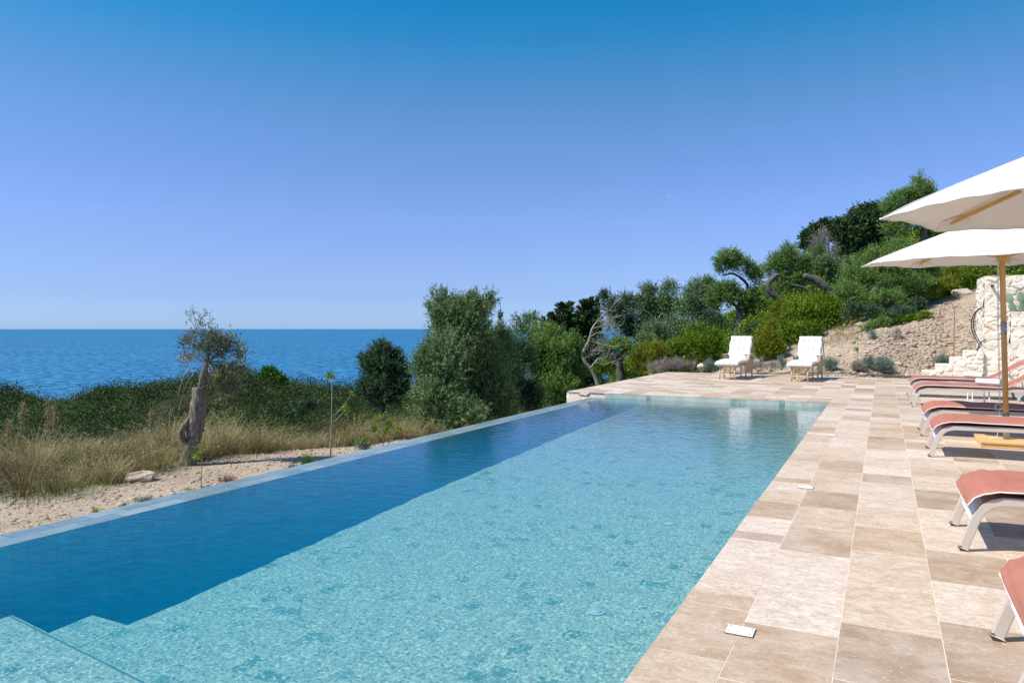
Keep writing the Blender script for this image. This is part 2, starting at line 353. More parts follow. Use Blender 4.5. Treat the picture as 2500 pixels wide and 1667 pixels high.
# ------------------------------------------------------------------ foliage engine
def unit(a): return a/np.maximum(np.linalg.norm(a, axis=-1, keepdims=True), 1e-9)
def leaves_mesh(name, pos, dirv, L, W, T, mat, parent=None):
    n_ = len(pos); rnd = rng.normal(size=(n_, 3)); side = unit(np.cross(dirv, rnd))
    L = np.broadcast_to(np.asarray(L, float).reshape(-1, 1), (n_, 1)); W = np.broadcast_to(np.asarray(W, float).reshape(-1, 1), (n_, 1))
    a = pos; c = pos+dirv*L; mid = pos+dirv*L*.45
    V = np.stack([a, mid+side*W*.5, c, mid-side*W*.5], 1).reshape(-1, 3)
    F = np.arange(n_*4).reshape(-1, 4)
    return raw_mesh(name, V, F, T, mat, parent)
def sprigs(blobs, n_s, per, slen, leaf, width, up=.5, spread=.8, shell=.45, tn=.25, droop=0):
    """blobs: (centre, radii); sprigs of leaves through each blob's volume, denser to the outside"""
    vol = np.array([np.prod(b[1])**(2/3) for b in blobs]); cnt = np.maximum(3, (vol/vol.sum()*n_s)).astype(int)
    PP = []; DD = []; TT = []; LL = []
    for (c, r_), k in zip(blobs, cnt):
        d = unit(rng.normal(size=(k, 3))); rad = rng.uniform(0, 1, (k, 1))**shell
        # lumpy surface: several sub-lobes push in and out
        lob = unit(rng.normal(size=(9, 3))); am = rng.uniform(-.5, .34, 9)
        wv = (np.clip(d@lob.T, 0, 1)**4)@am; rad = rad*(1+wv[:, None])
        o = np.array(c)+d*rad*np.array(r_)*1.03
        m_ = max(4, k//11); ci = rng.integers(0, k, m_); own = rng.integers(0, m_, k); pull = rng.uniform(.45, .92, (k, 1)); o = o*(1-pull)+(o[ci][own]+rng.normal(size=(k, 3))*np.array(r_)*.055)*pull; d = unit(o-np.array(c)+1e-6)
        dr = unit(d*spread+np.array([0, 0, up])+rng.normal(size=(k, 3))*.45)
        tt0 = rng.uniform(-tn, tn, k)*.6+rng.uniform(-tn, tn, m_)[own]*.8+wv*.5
        s_ = np.linspace(.05, 1, per)[None, :, None]*slen*rng.uniform(.6, 1.25, (k, 1, 1))
        p = o[:, None]+dr[:, None]*s_; p[..., 2] -= droop*s_[..., 0]**2/max(slen, 1e-3)
        ld = unit(dr[:, None]*.9+rng.normal(size=(k, per, 3))*.75)
        PP.append(p.reshape(-1, 3)); DD.append(ld.reshape(-1, 3))
        TT.append(np.clip(.42+tt0[:, None]+rng.normal(size=(k, per))*.17, 0, 1).ravel()); LL.append(rng.uniform(.65, 1.25, k*per)*leaf)
    P_ = np.concatenate(PP); D_ = np.concatenate(DD); T_ = np.concatenate(TT); L_ = np.concatenate(LL)
    return P_, D_, L_, L_*width, T_
def blobs_px(lst, thick=.8):
    r_ = []
    for u, v, D, ru, rv in lst:
        a = ru/FPX*D; b_ = rv/FPX*D; r_.append((P(u, v, D), (a, a*thick if thick else a, b_)))
    return r_
def path_px(lst): return [P(*q) for q in lst]
def twigs(mb, blobs, k, r0, curv=.25, src=None):
    for c, r_ in blobs:
        for _ in range(k):
            s_ = Vector(src) if src is not None else Vector(c)-Vector((0, 0, r_[2]*.8))
            e_ = Vector(c)+Vector([random.uniform(-.85, .85)*q for q in r_])
            mid = (s_+e_)/2+Vector([random.uniform(-curv, curv)*(e_-s_).length for _ in range(3)])*.6
            mb.tube([s_, mid, e_], [r0, r0*.6, r0*.2], 4, cap=False)
def smooth_path(pts, k=4, wob=0):
    pts = [Vector(p) for p in pts]; o = []
    for i in range(len(pts)-1):
        p0, p1, p2, p3 = pts[max(i-1, 0)], pts[i], pts[i+1], pts[min(i+2, len(pts)-1)]
        for j in range(k):
            t = j/k; q = .5*((2*p1)+(p2-p0)*t+(2*p0-5*p1+4*p2-p3)*t*t+(3*p1-p0-3*p2+p3)*t**3)
            if wob: q = q+Vector([random.uniform(-wob, wob) for _ in range(3)])
            o.append(q)
    o.append(pts[-1]); return o
def lerp_r(rs, m):
    x = np.linspace(0, len(rs)-1, m); return list(np.interp(x, range(len(rs)), rs))
def tree(name, label, cat, base, blobs, mat, n_s, per, slen, leaf, width, trunk=None, limbs=(), bark='bark', group=None,
         tw=6, twr=.012, crown='crown', stem='trunk', **kw):
    t = empty(name, base, label=label, cat=cat, group=group)
    mb = MB()
    if trunk:
        sp_ = smooth_path(trunk[0], 5, trunk[1][0]*.06); mb.tube(sp_, lerp_r(trunk[1], len(sp_)), 12, jit=.22)
    for pts, rs in limbs:
        sp_ = smooth_path(pts, 4, rs[0]*.08); mb.tube(sp_, lerp_r(rs, len(sp_)), 8, jit=.15)
    if tw: twigs(mb, blobs, tw, twr, src=None)
    if mb.n: mb.build(stem, M[bark], t, smooth=True)
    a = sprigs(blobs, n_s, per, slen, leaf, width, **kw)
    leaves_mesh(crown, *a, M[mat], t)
    return t

# ------------------------------------------------------------------ terrain
US = [-900, -300, 0, 62, 120, 182, 207, 269, 352, 456, 589, 618, 698, 848, 1000, 1300, 1450, 1560, 1700, 1800, 1900, 1960, 2050, 2150, 2300, 2420, 2700, 3400]
DS = [0, 9, 12, 15, 17, 20, 21.7, 23.5, 25, 28, 33, 45, 60, 80, 110, 150, 260, 420]
def col(u):
    cr = np.interp(u, [0, 62, 120, 182, 207, 269, 352, 456, 589, 618, 698, 848, 1000, 1300],
                   [-9.0, -10.3, -11.8, -11.0, -9.3, -8.0, -7.9, -7.2, -6.1, -6.8, -7.5, -7.7, -7.8, -8])
    LA = [-1.15, -1.18, -1.20, -1.25, -1.50, -2.7, -3.4, -4.0, -4.5, -5.4, -6.6, -8.2, -8.9, -8.7, cr, -16, -60, -90]
    L_ = [-1.15, -1.18, -1.20, -1.24, -1.34, -1.66, -1.9, -2.25, -2.6, -3.4, -4.8, -7.2, -8.8, -8.7, cr, -16, -60, -90]
    Md = [-1.15, -1.18, -1.20, -1.25, -1.32, -1.45, -1.6, -1.7, -1.8, -2.1, -2.6, -4, -5.5, -7, -8.5, -16, -60, -90]
    R1 = [-1.1, -1.1, -1.1, -1.1, -1.1, -1.0, -.95, -.9, -.8, -.7, -.5, -.5, -1.2, -2.5, -5, -14, -60, -90]
    R2 = [-1, -1, -1, -1, -1, -.6, -.3, -.12, .0, .3, .75, 1.9, 2.6, 2, 0, -14, -60, -90]
    R3 = [-1, -1, -1, -1, -1, -.3, .02, .10, .45, 1.3, 2.5, 4.6, 6.0, 7, 7, -5, -60, -90]
    R4 = [-1, -1, -1, -1, -1, -.1, .08, 1.30, 1.50, 2.0, 3.2, 6.2, 8.6, 10, 9, -2, -60, -90]
    R5 = [-1, -1, -1, -1, -1, -.1, .08, 1.25, 1.8, 2.5, 3.45, 7.0, 10, 12, 11, 0, -60, -90]
    R6 = [-1, -1, -1, -1, -1, 0, .5, 2.0, 2.3, 2.8, 3.9, 7.7, 11, 13, 13, 0, -60, -90]
    ks = [620, 900, 1300, 1450, 1560, 1800, 1960, 2150, 2300, 2420]
    arr = np.array([LA, L_, Md, Md, R1, R2, R3, R4, R5, R6], float)
    return np.array([np.interp(u, ks, arr[:, j]) for j in range(len(DS))])
TAB = np.array([col(u) for u in US])
_ph = rng.uniform(0, 6.28, (24, 2)); _fr = np.geomspace(.05, 3.2, 24); _an = rng.uniform(0, 6.28, 24)
def rough_noise(x, y, lo=0, hi=24):
    s = 0
    for i in range(lo, hi):
        k = _fr[i]; s = s+np.sin(k*(x*np.cos(_an[i])+y*np.sin(_an[i]))*2+_ph[i, 0])*np.cos(k*(y*np.cos(_an[i])-x*np.sin(_an[i]))*1.7+_ph[i, 1])/(k**.85)
    return s*.02
def H(x, y):
    x = np.asarray(x, float); y = np.asarray(y, float)
    cx_, sx_ = math.cos(ya), math.sin(ya)
    D = -x*sx_+y*cx_; lat = x*cx_+y*sx_; Dc = np.maximum(D, 2.0); u = CU+FPX*lat/Dc
    u = np.clip(u, US[0], US[-1]); Dq = np.clip(D, DS[0], DS[-1])
    iu = np.clip(np.searchsorted(US, u)-1, 0, len(US)-2); jd = np.clip(np.searchsorted(DS, Dq)-1, 0, len(DS)-2)
    USa, DSa = np.array(US, float), np.array(DS, float)
    fu = (u-USa[iu])/(USa[iu+1]-USa[iu]); fd = (Dq-DSa[jd])/(DSa[jd+1]-DSa[jd])
    fu = fu*fu*(3-2*fu)
    z = (TAB[iu, jd]*(1-fu)+TAB[iu+1, jd]*fu)*(1-fd)+(TAB[iu, jd+1]*(1-fu)+TAB[iu+1, jd+1]*fu)*fd
    amp = np.clip((D-42)/60, 0, 1)
    z = z+rough_noise(x, y, 0, 14)*amp*3+rough_noise(x, y, 14, 24)*(.25+.9*np.clip((y-23.8)/1.5, 0, 1)*(x > -3.5))
    # the deck and its bed stay clear of the soil
    inside = (x > -6.2) & (y < 23.45)
    z = np.where(inside, np.minimum(z, -.12-.5*(y < 22.5)), z)
    return z
def Hf(x, y): return float(H(np.array([x]), np.array([y]))[0])
def axis(spec):
    o = []
    for a, b_, s in spec: o += list(np.arange(a, b_, s))
    return np.array(o)
xs = axis([(-420, -120, 12), (-120, -40, 2.5), (-40, -24, .8), (-24, -5.6, .22), (-5.6, -1.5, .3), (-1.5, 5, .13), (5, 20, .6), (20, 60, 3), (60, 200, 14)])
ys = axis([(-30, 0, 3), (0, 22, .2), (22, 32, .13), (32, 50, .5), (50, 130, 2.5), (130, 420, 12)])
X, Y = np.meshgrid(xs, ys); Z = H(X, Y)
V = np.stack([X.ravel(), Y.ravel(), Z.ravel()], 1); nx, ny = len(xs), len(ys)
I, J = np.meshgrid(np.arange(nx-1), np.arange(ny-1)); a = (J*nx+I).ravel()
F = np.stack([a, a+1, a+nx+1, a+nx], 1)
cxm = V[F].mean(1); keep = ~((cxm[:, 0] > -5.6) & (cxm[:, 0] < 7) & (cxm[:, 1] < 22.5) & (cxm[:, 1] > -25))
F = F[keep]; cxm = cxm[keep]
Dm = -cxm[:, 0]*math.sin(ya)+cxm[:, 1]*math.cos(ya); Um = CU+FPX*(cxm[:, 0]*math.cos(ya)+cxm[:, 1]*math.sin(ya))/np.maximum(Dm, 2)
cover = np.clip((Dm-np.interp(Um, [0, 250, 460, 640, 900, 1000, 1600, 1900, 2100, 2420, 2700], [11.3, 12, 14.3, 16.5, 19, 19.5, 24.5, 27, 26.5, 28.0, 29]))/1.2, 0, 1)  # scrub cover tint; its darkness also paints the shade under the grass
g_ = raw_mesh('terrain', V, F, cover*.96, M['ground'], None, True); tag(g_, kind='structure')
# sea
mb = MB(); mb.grid(lambda a, b_: ((a-.5)*240000, (b_-.3)*240000, -42), 3, 3); tag(mb.build('sea', M['sea']), kind='structure')

# ------------------------------------------------------------------ deck and pool
PX0, PX1, PY0, PY1 = -5.395, -.908, -2.5, 15.04
colx = [-.908, -.583, -.172, .246, .677]
while colx[-1] < 8: colx.append(colx[-1]+.42)
left = [-.908]
while left[-1] > -6.25: left.append(left[-1]-.415)
left[-1] = -6.30
g = .006
slabs = MB()
tones = {0: .05, 1: .3, 2: .52, 3: .78, 4: .95}
def pick(): return random.choices([.04, .18, .33, .5, .66, .82, .95], [4, 4, 4, 4, 3, 3, 1.3])[0]+random.uniform(-.04, .05)
fixed = {0: ([3.11, 3.72, 3.93, 4.39, 5.01, 5.2, 5.65, 6.2], [.2, .62, .5, .16, .08, .9, .05, .7, .35]),
         1: ([2.34, 2.96, 3.59, 4.14, 4.87, 5.5, 6.15], [.7, .6, .66, .05, .08, .72, .42, .8]),
         2: ([2.5, 3.16, 3.79, 4.42, 5.07, 5.71], [.6, .85, .9, .30, .25, .55, .3]),
         3: ([2.7, 3.37, 4.02, 4.65, 5.29, 5.91, 6.51, 7.24, 7.96], [.7, .85, .9, .15, .8, .2, .15, .9, .2, .5])}
def slab(x0, x1, y0, y1, tn):
    x0 += g*.5; x1 -= g*.5; y0 += g*.5; y1 -= g*.5
    dz = random.uniform(-.0003, .0004)
    j = lambda: random.uniform(-.0015, .0015)
    x0 -= .0006; x1 += .0006; y0 += .001; y1 -= .001
    slabs.add([(x0+j(), y0+j(), dz), (x1+j(), y0+j(), dz), (x1+j(), y1+j(), dz), (x0+j(), y1+j(), dz), (x0, y0, -.012), (x1, y0, -.012), (x1, y1, -.012), (x0, y1, -.012)],
              [(0, 1, 2, 3), (0, 4, 5, 1), (1, 5, 6, 2), (2, 6, 7, 3), (3, 7, 4, 0)], max(0, min(1, tn+random.uniform(-.02, .02))))
for k in range(len(colx)-1):
    if k in fixed:
        ysl, tn = list(fixed[k][0]), list(fixed[k][1]); lo = ysl[0]
        ysl = [lo-.62*i for i in range(9, 0, -1)]+ysl; tn = [pick() for _ in range(9)]+tn[1:]
    else: ysl = [-2.5-random.uniform(0, .5)]; tn = []
    while ysl[-1] < 23.4:
        ysl.append(ysl[-1]+random.choice([.63, .63, .63, .42, .42, .21] if k else [.42, .63, .63, .21, .42])); 
    ysl[-1] = 23.4
    if ysl[-1]-ysl[-2] < .12: ysl.pop(-2)
    while len(tn) < len(ysl): tn.append(pick())
    for i in range(len(ysl)-1): slab(colx[k], colx[k+1], ysl[i], ysl[i+1], tn[i])
for k in range(len(left)-1):
    ysl = [PY1-.006]
    while ysl[-1] < 23.4: ysl.append(ysl[-1]+random.choice([.63, .63, .42, .42, .21]))
    ysl[-1] = 23.4
    if ysl[-1]-ysl[-2] < .12: ysl.pop(-2)
    for i in range(len(ysl)-1): slab(left[k+1], left[k], ysl[i], ysl[i+1], pick()*.8)
tag(slabs.build('pool_deck_paving', M['trav'], bevel=0), kind='structure')
gb = MB()
gb.box((-6.28, PY1+.019, -1.4), (PX1-.0, 23.38, -.0010)); gb.box((PX1+.02, -6, -.55), (8.2, 23.38, -.0011))
tag(gb.build('deck_grout_bed', M['grout']), kind='structure')

# pool: floor slopes, tiles one by one
fy = [-3, 0, 3.12, 4.15, 5.3, 6.6, 11, 14, 15.1]; fz = [-.80, -.74, -.59, -.54, -.49, -.425, -.275, -.2, -.18]
def fl(y): return float(np.interp(y, fy, fz))
SX = -4.5
tiles = MB(); bed = MB()
TS = .1
def tile_tint(): 
    r_ = random.random()
    return random.uniform(0, .1) if r_ < .035 else random.uniform(.14, .3) if r_ < .11 else random.uniform(.35, 1)
def tquad(a, b_, c_, d_): tiles.add([a, b_, c_, d_], [(0, 1, 2, 3)], tile_tint())
gp = .0008
xg = np.arange(SX, PX1-.001, TS); yg = np.arange(-1.0, PY1, TS)
for x0 in xg:
    x1 = min(x0+TS, PX1)
    for y0 in yg:
        y1 = min(y0+TS, PY1); z0, z1 = fl(y0), fl(y1)
        wv_ = (lambda q: .009*math.sin(q*9.3)+.006*math.sin(q*23.1+1)) if x0 < SX+.01 else (lambda q: 0)
        tquad((x0+gp+wv_(y0), y0+gp, z0), (x1-gp, y0+gp, z0), (x1-gp, y1-gp, z1), (x0+gp+wv_(y1), y1-gp, z1))
SXb, SX = SX, SX+.022
bed.add([(SX, yy, fl(yy)-.004) if s_ == 0 else (PX1, yy, fl(yy)-.004) for yy in fy[1:-1]+[PY1] for s_ in (0, 1)] , [(2*i, 2*i+1, 2*i+3, 2*i+2) for i in range(len(fy)-2)])
SX = SXb
# notch landing beside the lane
for x0 in np.arange(-4.89, SX-.01, TS):
    for y0 in np.arange(1.15, 3.14, TS):
        x1, y1 = min(x0+TS, SX), min(y0+TS, 3.14)
        tquad((x0+gp, y0+gp, fl(y0)), (x1-gp, y0+gp, fl(y0)), (x1-gp, y1-gp, fl(y1)), (x0+gp, y1-gp, fl(y1)))
# entry step across the near end: edge runs from the infinity wall to the deck
for i in range(45):
    x0 = PX0+i*TS; x1 = min(x0+TS, PX1)
    if x1 <= x0: break
    e0 = np.interp(x0, [-5.4, -.9], [2.80, 2.26]); e1 = np.interp(x1, [-5.4, -.9], [2.80, 2.26])
    for j in range(30):
        tquad((x0+gp, e0-(j+1)*TS+gp, -.51), (x1-gp, e1-(j+1)*TS+gp, -.51), (x1-gp, e1-j*TS-gp, -.51), (x0+gp, e0-j*TS-gp, -.51))
bed.add([(PX0, 2.80, -.514), (PX0, -.6, -.514), (PX1, -.6, -.514), (PX1, 2.26, -.514)], [(0, 1, 2, 3)])
bed.add([(PX0, 2.80, -.514), (PX1, 2.26, -.514), (PX1, 2.26, -1), (PX0, 2.80, -1)], [(0, 1, 2, 3)])
bed.add([(-4.89, 3.14, fl(3.14)-.004), (-4.89, 1, fl(1)-.004), (SX, 1, fl(1)-.004), (SX, 3.14, fl(3.14)-.004)], [(0, 1, 2, 3)])
bed.add([(-4.89, 3.14, fl(3.14)-.004), (-4.89, 3.14, -1.9), (-4.89, 1, -1.9), (-4.89, 1, fl(1)-.004)], [(0, 1, 2, 3)])
bed.add([(-4.89, 3.14, fl(3.14)-.004), (SX, 3.14, fl(3.14)-.004), (SX, 3.14, -1.9), (-4.89, 3.14, -1.9)], [(0, 1, 2, 3)])
LZ = -1.75
floor_tiles = tiles; tiles = MB(); gp = .0010
for yy in np.arange(-1, PY1, TS):      # infinity wall inner face, far wall, right wall
    for zz in np.arange(-.102, LZ, -TS):
        y1 = min(yy+TS, PY1); tquad((PX0, yy+gp, zz), (PX0, yy+gp, zz-TS+gp), (PX0, y1-gp, zz-TS+gp), (PX0, y1-gp, zz))
lane_t = tiles; rim_t = MB()
for xx in np.arange(PX0-.02, PX1-.001, .103):
    x1 = min(xx+.103, PX1); tiles = rim_t; tquad((xx+gp, PY1, -.0125), (x1-gp, PY1, -.0125), (x1-gp, PY1, -.112), (xx+gp, PY1, -.112))
    tiles = lane_t if xx < SX else floor_tiles
    for zz in np.arange(-.114, -.9 if xx > SX-.1 else LZ, -TS):
        tquad((xx+gp, PY1, zz), (x1-gp, PY1, zz), (x1-gp, PY1, zz-TS+gp), (xx+gp, PY1, zz-TS+gp))
tiles = rim_t
for yy in np.arange(-1, PY1, TS):
    for zz in (-.031, -.13, -.23, -.33, -.43, -.53, -.63):
        tquad((PX1, yy+gp, zz), (PX1, yy+TS-gp, zz), (PX1, yy+TS-gp, zz-TS+gp), (PX1, yy+gp, zz-TS+gp))
tiles = lane_t
for x0 in np.arange(PX0, SX, TS):
    for y0 in np.arange(2.5, PY1, TS):
        tquad((x0+gp, y0+gp, LZ), (x0+TS-gp, y0+gp, LZ), (x0+TS-gp, y0+TS-gp, LZ), (x0+gp, y0+TS-gp, LZ))
lane_tiles = tiles; tiles = floor_tiles
bed.box((PX0-.2, -1, -2.2), (PX0-.004, PY1, -.106)); bed.box((PX0-.02, PY1+.003, -2.2), (PX1, PY1+.018, -.0125)); bed.box((PX1+.004, -2, -2), (PX1+.018, PY1, -.033))
bed.box((PX0, -1, -2.1), (SX, PY1, LZ-.004)); bed.box((SX-.0, -1, -2.1), (SX+.05, PY1-.0, -.85)); bed.box((SX+.05, -1, -1.0), (PX1, PY1, -.9))
bed.add([(SX+.022, yy, fl(yy)-.004) if s_ == 0 else (SX+.022, yy, -2) for yy in fy[1:-1]+[PY1] for s_ in (0, 1)], [(2*i, 2*i+1, 2*i+3, 2*i+2) for i in range(len(fy)-2)])
bed.box((PX0-.3, -1.3, -2), (PX1+.02, -1.0, -.05))
tag(tiles.build('pool_tiles', M['tile']), kind='structure'); tag(lane_tiles.build('pool_wall_tiles', M['lane']), kind='structure'); tag(rim_t.build('pool_rim_tiles', M['rim']), kind='structure')
sb = MB(); sb.add([(PX0, 2.775, -.5085), (PX1, 2.235, -.5085), (PX1, 2.248, -.5085), (PX0, 2.788, -.5085)], [(0, 1, 2, 3)], 0); tag(sb.build('pool_step_shade_line', simple('painted_step_shade', (.10, .22, .25), .5, .1, 20)), kind='structure'); tag(bed.build('pool_basin', M['tgrout']), kind='structure')  # dark strip painted along the step edge in place of its shadow line
# infinity edge: two rows of slabs at water level
cp = MB()
y0 = -1.2
while y0 < 15.3:
    L_ = .30
    for xa, xb, o_y in ((-5.745, -5.572, 0), (-5.568, -5.397, .15)):
        t_ = random.uniform(0, 1)
        za, zb = (-.106, -.1035) if xa < -5.6 else (-.1035, -.1005)
        cp.add([(xa, y0+o_y+.002, za), (xb, y0+o_y+.002, zb), (xb, y0+o_y+L_-.002, zb), (xa, y0+o_y+L_-.002, za)], [(0, 1, 2, 3)], t_)
    y0 += L_
cp.box((-5.75, -1.3, -1.5), (-5.396, 15.3, -.1085), .4)
e_ = tag(cp.build('infinity_edge_coping', M['wet'], bevel=0), kind='structure')
# water body
wm = MB(); wm.box((PX0-.015, -1.05, -2.02), (PX1+.012, PY1+.012, -.1)); wo = wm.build('pool_water', M['water']); tag(wo, kind='structure')
# ------------------------------------------------------------------ loungers
def lounger_proto():
    t = empty('sun_lounger', (0, 0, 0), label='terracotta sun lounger', cat='sun lounger', group='terracotta sun loungers along the deck')
    Wd = .68
    for y in (0.015, Wd-.015):
        mb = MB()
        pts = smooth_path([(.02, y, .015), (.055, y, .12), (.095, y, .23), (.14, y, .292), (.21, y, .325), (.32, y, .333), (.8, y, .338), (1.4, y, .342), (1.72, y, .340), (1.80, y, .30), (1.85, y, .2), (1.90, y, .015)], 4)
        # rectangular tube section, swept
        vs = []; fs = []
        for i, p in enumerate(pts):
            d = (pts[min(i+1, len(pts)-1)]-pts[max(i-1, 0)]).normalized(); nrm = Vector((-d.z, 0, d.x))
            for a, b_ in ((-1, -1), (1, -1), (1, 1), (-1, 1)): vs.append(tuple(p+Vector((0, a*.014, 0))+nrm*(b_*.0265)))
        for i in range(len(pts)-1):
            for k in range(4): k2 = (k+1) % 4; fs.append((i*4+k, i*4+k2, (i+1)*4+k2, (i+1)*4+k))
        fs += [(0, 1, 2, 3), tuple(len(pts)*4-4+k for k in (3, 2, 1, 0))]
        mb.add(vs, fs); mb.build('side_rail', M['alu'], t, bevel=.005)
        for x in (.017, 1.903):
            c_ = MB(); c_.bar((x-.012*(1 if x < 1 else -1), y, 0), (x+.004*(1 if x < 1 else -1), y, .013), .031, .056, up=(1, 0, 0)); c_.build('foot_cap', M['dark'], t)
    for x, z in ((.36, .325), (1.02, .328), (1.38, .328), (1.74, .325)):
        mb = MB(); mb.tube([(x, .02, z), (x, Wd-.02, z)], .014, 8); mb.build('cross_bar', M['alu'], t)
    mb = MB()    # sling cloth between the rails, wraps down at the foot end
    sl_ = [(.055, .17), (.085, .24), (.125, .30), (.20, .345), (.4, .352), (.9, .356), (1.37, .358)]
    mb.grid(lambda a, b_: (np.interp(b_, np.linspace(0, 1, 7), [q[0] for q in sl_])+.012, .03+a*(Wd-.06), np.interp(b_, np.linspace(0, 1, 7), [q[1] for q in sl_])), 2, 25)
    mb.build('sling', M['sling'], t, smooth=True)
    # reclining back with its struts
    bx, bz, L_, an = 1.38, .365, .72, R(31); cx_, sz_ = math.cos(an), math.sin(an)
    mb = MB()
    for y in (.045, Wd-.045): mb.bar((bx, y, bz), (bx+L_*cx_, y, bz+L_*sz_), .026, .03)
    mb.bar((bx+L_*cx_, .03, bz+L_*sz_), (bx+L_*cx_, Wd-.03, bz+L_*sz_), .03, .03)
    mb.build('back_frame', M['alu'], t, bevel=.004)
    mb = MB()
    for y in (.12, Wd-.12):
        mb.tube([(bx+.36*cx_, y, bz+.36*sz_), (bx+.34, y, .34)], .009, 6); mb.tube([(bx+.36*cx_, y, bz+.36*sz_), (bx+.52, y, .345)], .008, 6)
    mb.tube([(bx+.36*cx_, .12, bz+.36*sz_-.01), (bx+.36*cx_, Wd-.12, bz+.36*sz_-.01)], .009, 6)
    mb.build('back_strut', M['steel'], t)
    # cushion: seat part then the raised part, soft thickness and small creases
    cl = [(.035, .295), (.06, .335), (.105, .368), (.18, .392), (.30, .402), (.6, .400), (.95, .398), (1.30, .396), (1.40, .402), (1.50, .438), (1.60, .498), (2.02, .752), (2.08, .788)]
    cl = smooth_path([(x, 0, z) for x, z in cl], 6)
    hw = .36; th = .038; nn = len(cl); vs = []; ring = 22
    g_ = np.random.default_rng(5)
    ph = g_.uniform(0, 6.28, 8)
    for i, p in enumerate(cl):
        d = (cl[min(i+1, nn-1)]-cl[max(i-1, 0)]).normalized(); nrm = Vector((-d.z, 0, d.x))
        s_ = i/nn*2.2; e = min(1, min(i, nn-1-i)/2.0); tk = th*(.35+.65*math.sqrt(e))
        for k in range(ring):
            q = 2*math.pi*k/ring; c_, n_ = math.cos(q), math.sin(q)
            yy = math.copysign(abs(c_)**.35, c_)*hw*(1+.008*math.sin(s_*19+ph[0])); zz = math.copysign(abs(n_)**.6, n_)*tk/2
            wv = .0035*math.sin(s_*23+yy*9+ph[1])+.003*math.sin(s_*41-yy*17+ph[2])+.004*math.sin(yy*13+ph[3]+s_*3)
            if n_ > -.1: zz += wv*(1 if abs(c_) < .9 else .15)
            if abs(c_) > .93: zz += .0012*math.sin(s_*34+ph[4])-.002
            vs.append(tuple(Vector((p.x, Wd/2+yy, p.z))+nrm*zz))
    fs = []
    for i in range(nn-1):
        for k in range(ring): k2 = (k+1) % ring; fs.append((i*ring+k, i*ring+k2, (i+1)*ring+k2, (i+1)*ring+k))
    fs += [tuple(range(ring)), tuple((nn-1)*ring+k for k in range(ring-1, -1, -1))]
    mb = MB(); mb.add(vs, fs); cu = mb.build('cushion', M['terra'], t, smooth=True)
    mb = MB(); va = np.array(vs).reshape(nn, ring, 3)
    for k in (0, ring//2):
        off_ = .004 if k == 0 else -.004
        mb.tube([tuple(va[i, k]+[0, off_, 0]) for i in range(nn)], .0045, 6)
    mb.tube([tuple(va[0, k]+[-.003, 0, 0]) for k in range(ring//2+1)], .0045, 6, cap=False)
    mb.build('piping', M['pipe_w'], cu, smooth=True)
    return t
def copy_tree(o, parent=None):
    c_ = o.copy(); C.objects.link(c_)
    if parent is not None: c_.parent = parent
    for ch in list(o.children): copy_tree(ch, c_)
    return c_
L0 = lounger_proto()
LS = [((.455, 16.95), 'farthest terracotta lounger on the deck, beside the stone steps, rolled towel where its back lifts'),
      ((.465, 14.85), 'terracotta lounger with a long white towel roll, second from the stone steps'),
      ((.445, 10.88), 'terracotta lounger just behind the parasol pole, shaded along its far edge'),
      ((.450, 9.14), 'terracotta lounger in front of the wooden parasol base'),
      ((.440, 5.35), 'terracotta lounger with both front legs in view between the parasol base and the nearest lounger'),
      ((.440, 3.22), 'nearest terracotta lounger, only its foot end and one leg inside the picture')]
for i, ((x, y), lb) in enumerate(LS):
    o = L0 if i == 0 else copy_tree(L0)
    o.location = (x, y, .001); o['label'] = lb; o.rotation_euler.z = R([.6, -.4, .5, -.5, .3, -.6][i])

def towel(loc, rz, r_, L_, mat, label, name='rolled_towel'):
    t = MB(); n_ = 90; vs = []; fs = []
    for i in range(n_):
        a = i/n_*2*math.pi*3.6; rr = r_*(.18+.82*i/n_); vs += [(0+rr*math.cos(a), 0, rr*math.sin(a)), (rr*math.cos(a), L_, rr*math.sin(a))]
        rr2 = rr-r_*.13; vs += [(rr2*math.cos(a), 0.002, rr2*math.sin(a)), (rr2*math.cos(a), L_-.002, rr2*math.sin(a))]
    for i in range(n_-1):
        a = i*4; b_ = a+4; fs += [(a, a+1, b_+1, b_), (a+2, b_+2, b_+3, a+3), (a, b_, b_+2, a+2), (a+1, a+3, b_+3, b_+1)]
    t.add(vs, fs)
    o = t.build(name, mat, None, smooth=False); o.location = loc; o.rotation_euler = (0, 0, rz)
    return tag(o, label, 'towel', 'rolled towels on the loungers')
towel((1.80, 14.87, .483), R(62), .058, .38, M['towel'], 'white rolled towel with its spiral end showing, on the second lounger from the steps')
towel((1.76, 16.99, .483), R(58), .056, .34, M['towel'], 'white rolled towel on the farthest lounger by the stone steps')
towel((1.66, 11.05, .487), R(0), .06, .40, M['greytowel'], 'blue grey rolled towel on the lounger behind the parasol pole')

# side table between the two far loungers
t = empty('side_table', (1.60, 16.02, 0), label='low round white metal table between the two farthest loungers', cat='side table')
mb = MB(); mb.lathe([(0.0, .352), (.245, .352), (.25, .356), (.25, .368), (.245, .372), (0, .372)], (1.60, 16.02, 0), 40); mb.build('table_top', M['white'], t)
for a in (190, 230, 320, 60): 
    mb = MB(); c_, s_ = math.cos(R(a)), math.sin(R(a)); mb.tube([(1.6+.17*c_, 16.02+.17*s_, .352), (1.6+.2*c_, 16.02+.2*s_, 0)], .012, 8); mb.build('leg', M['white'], t)

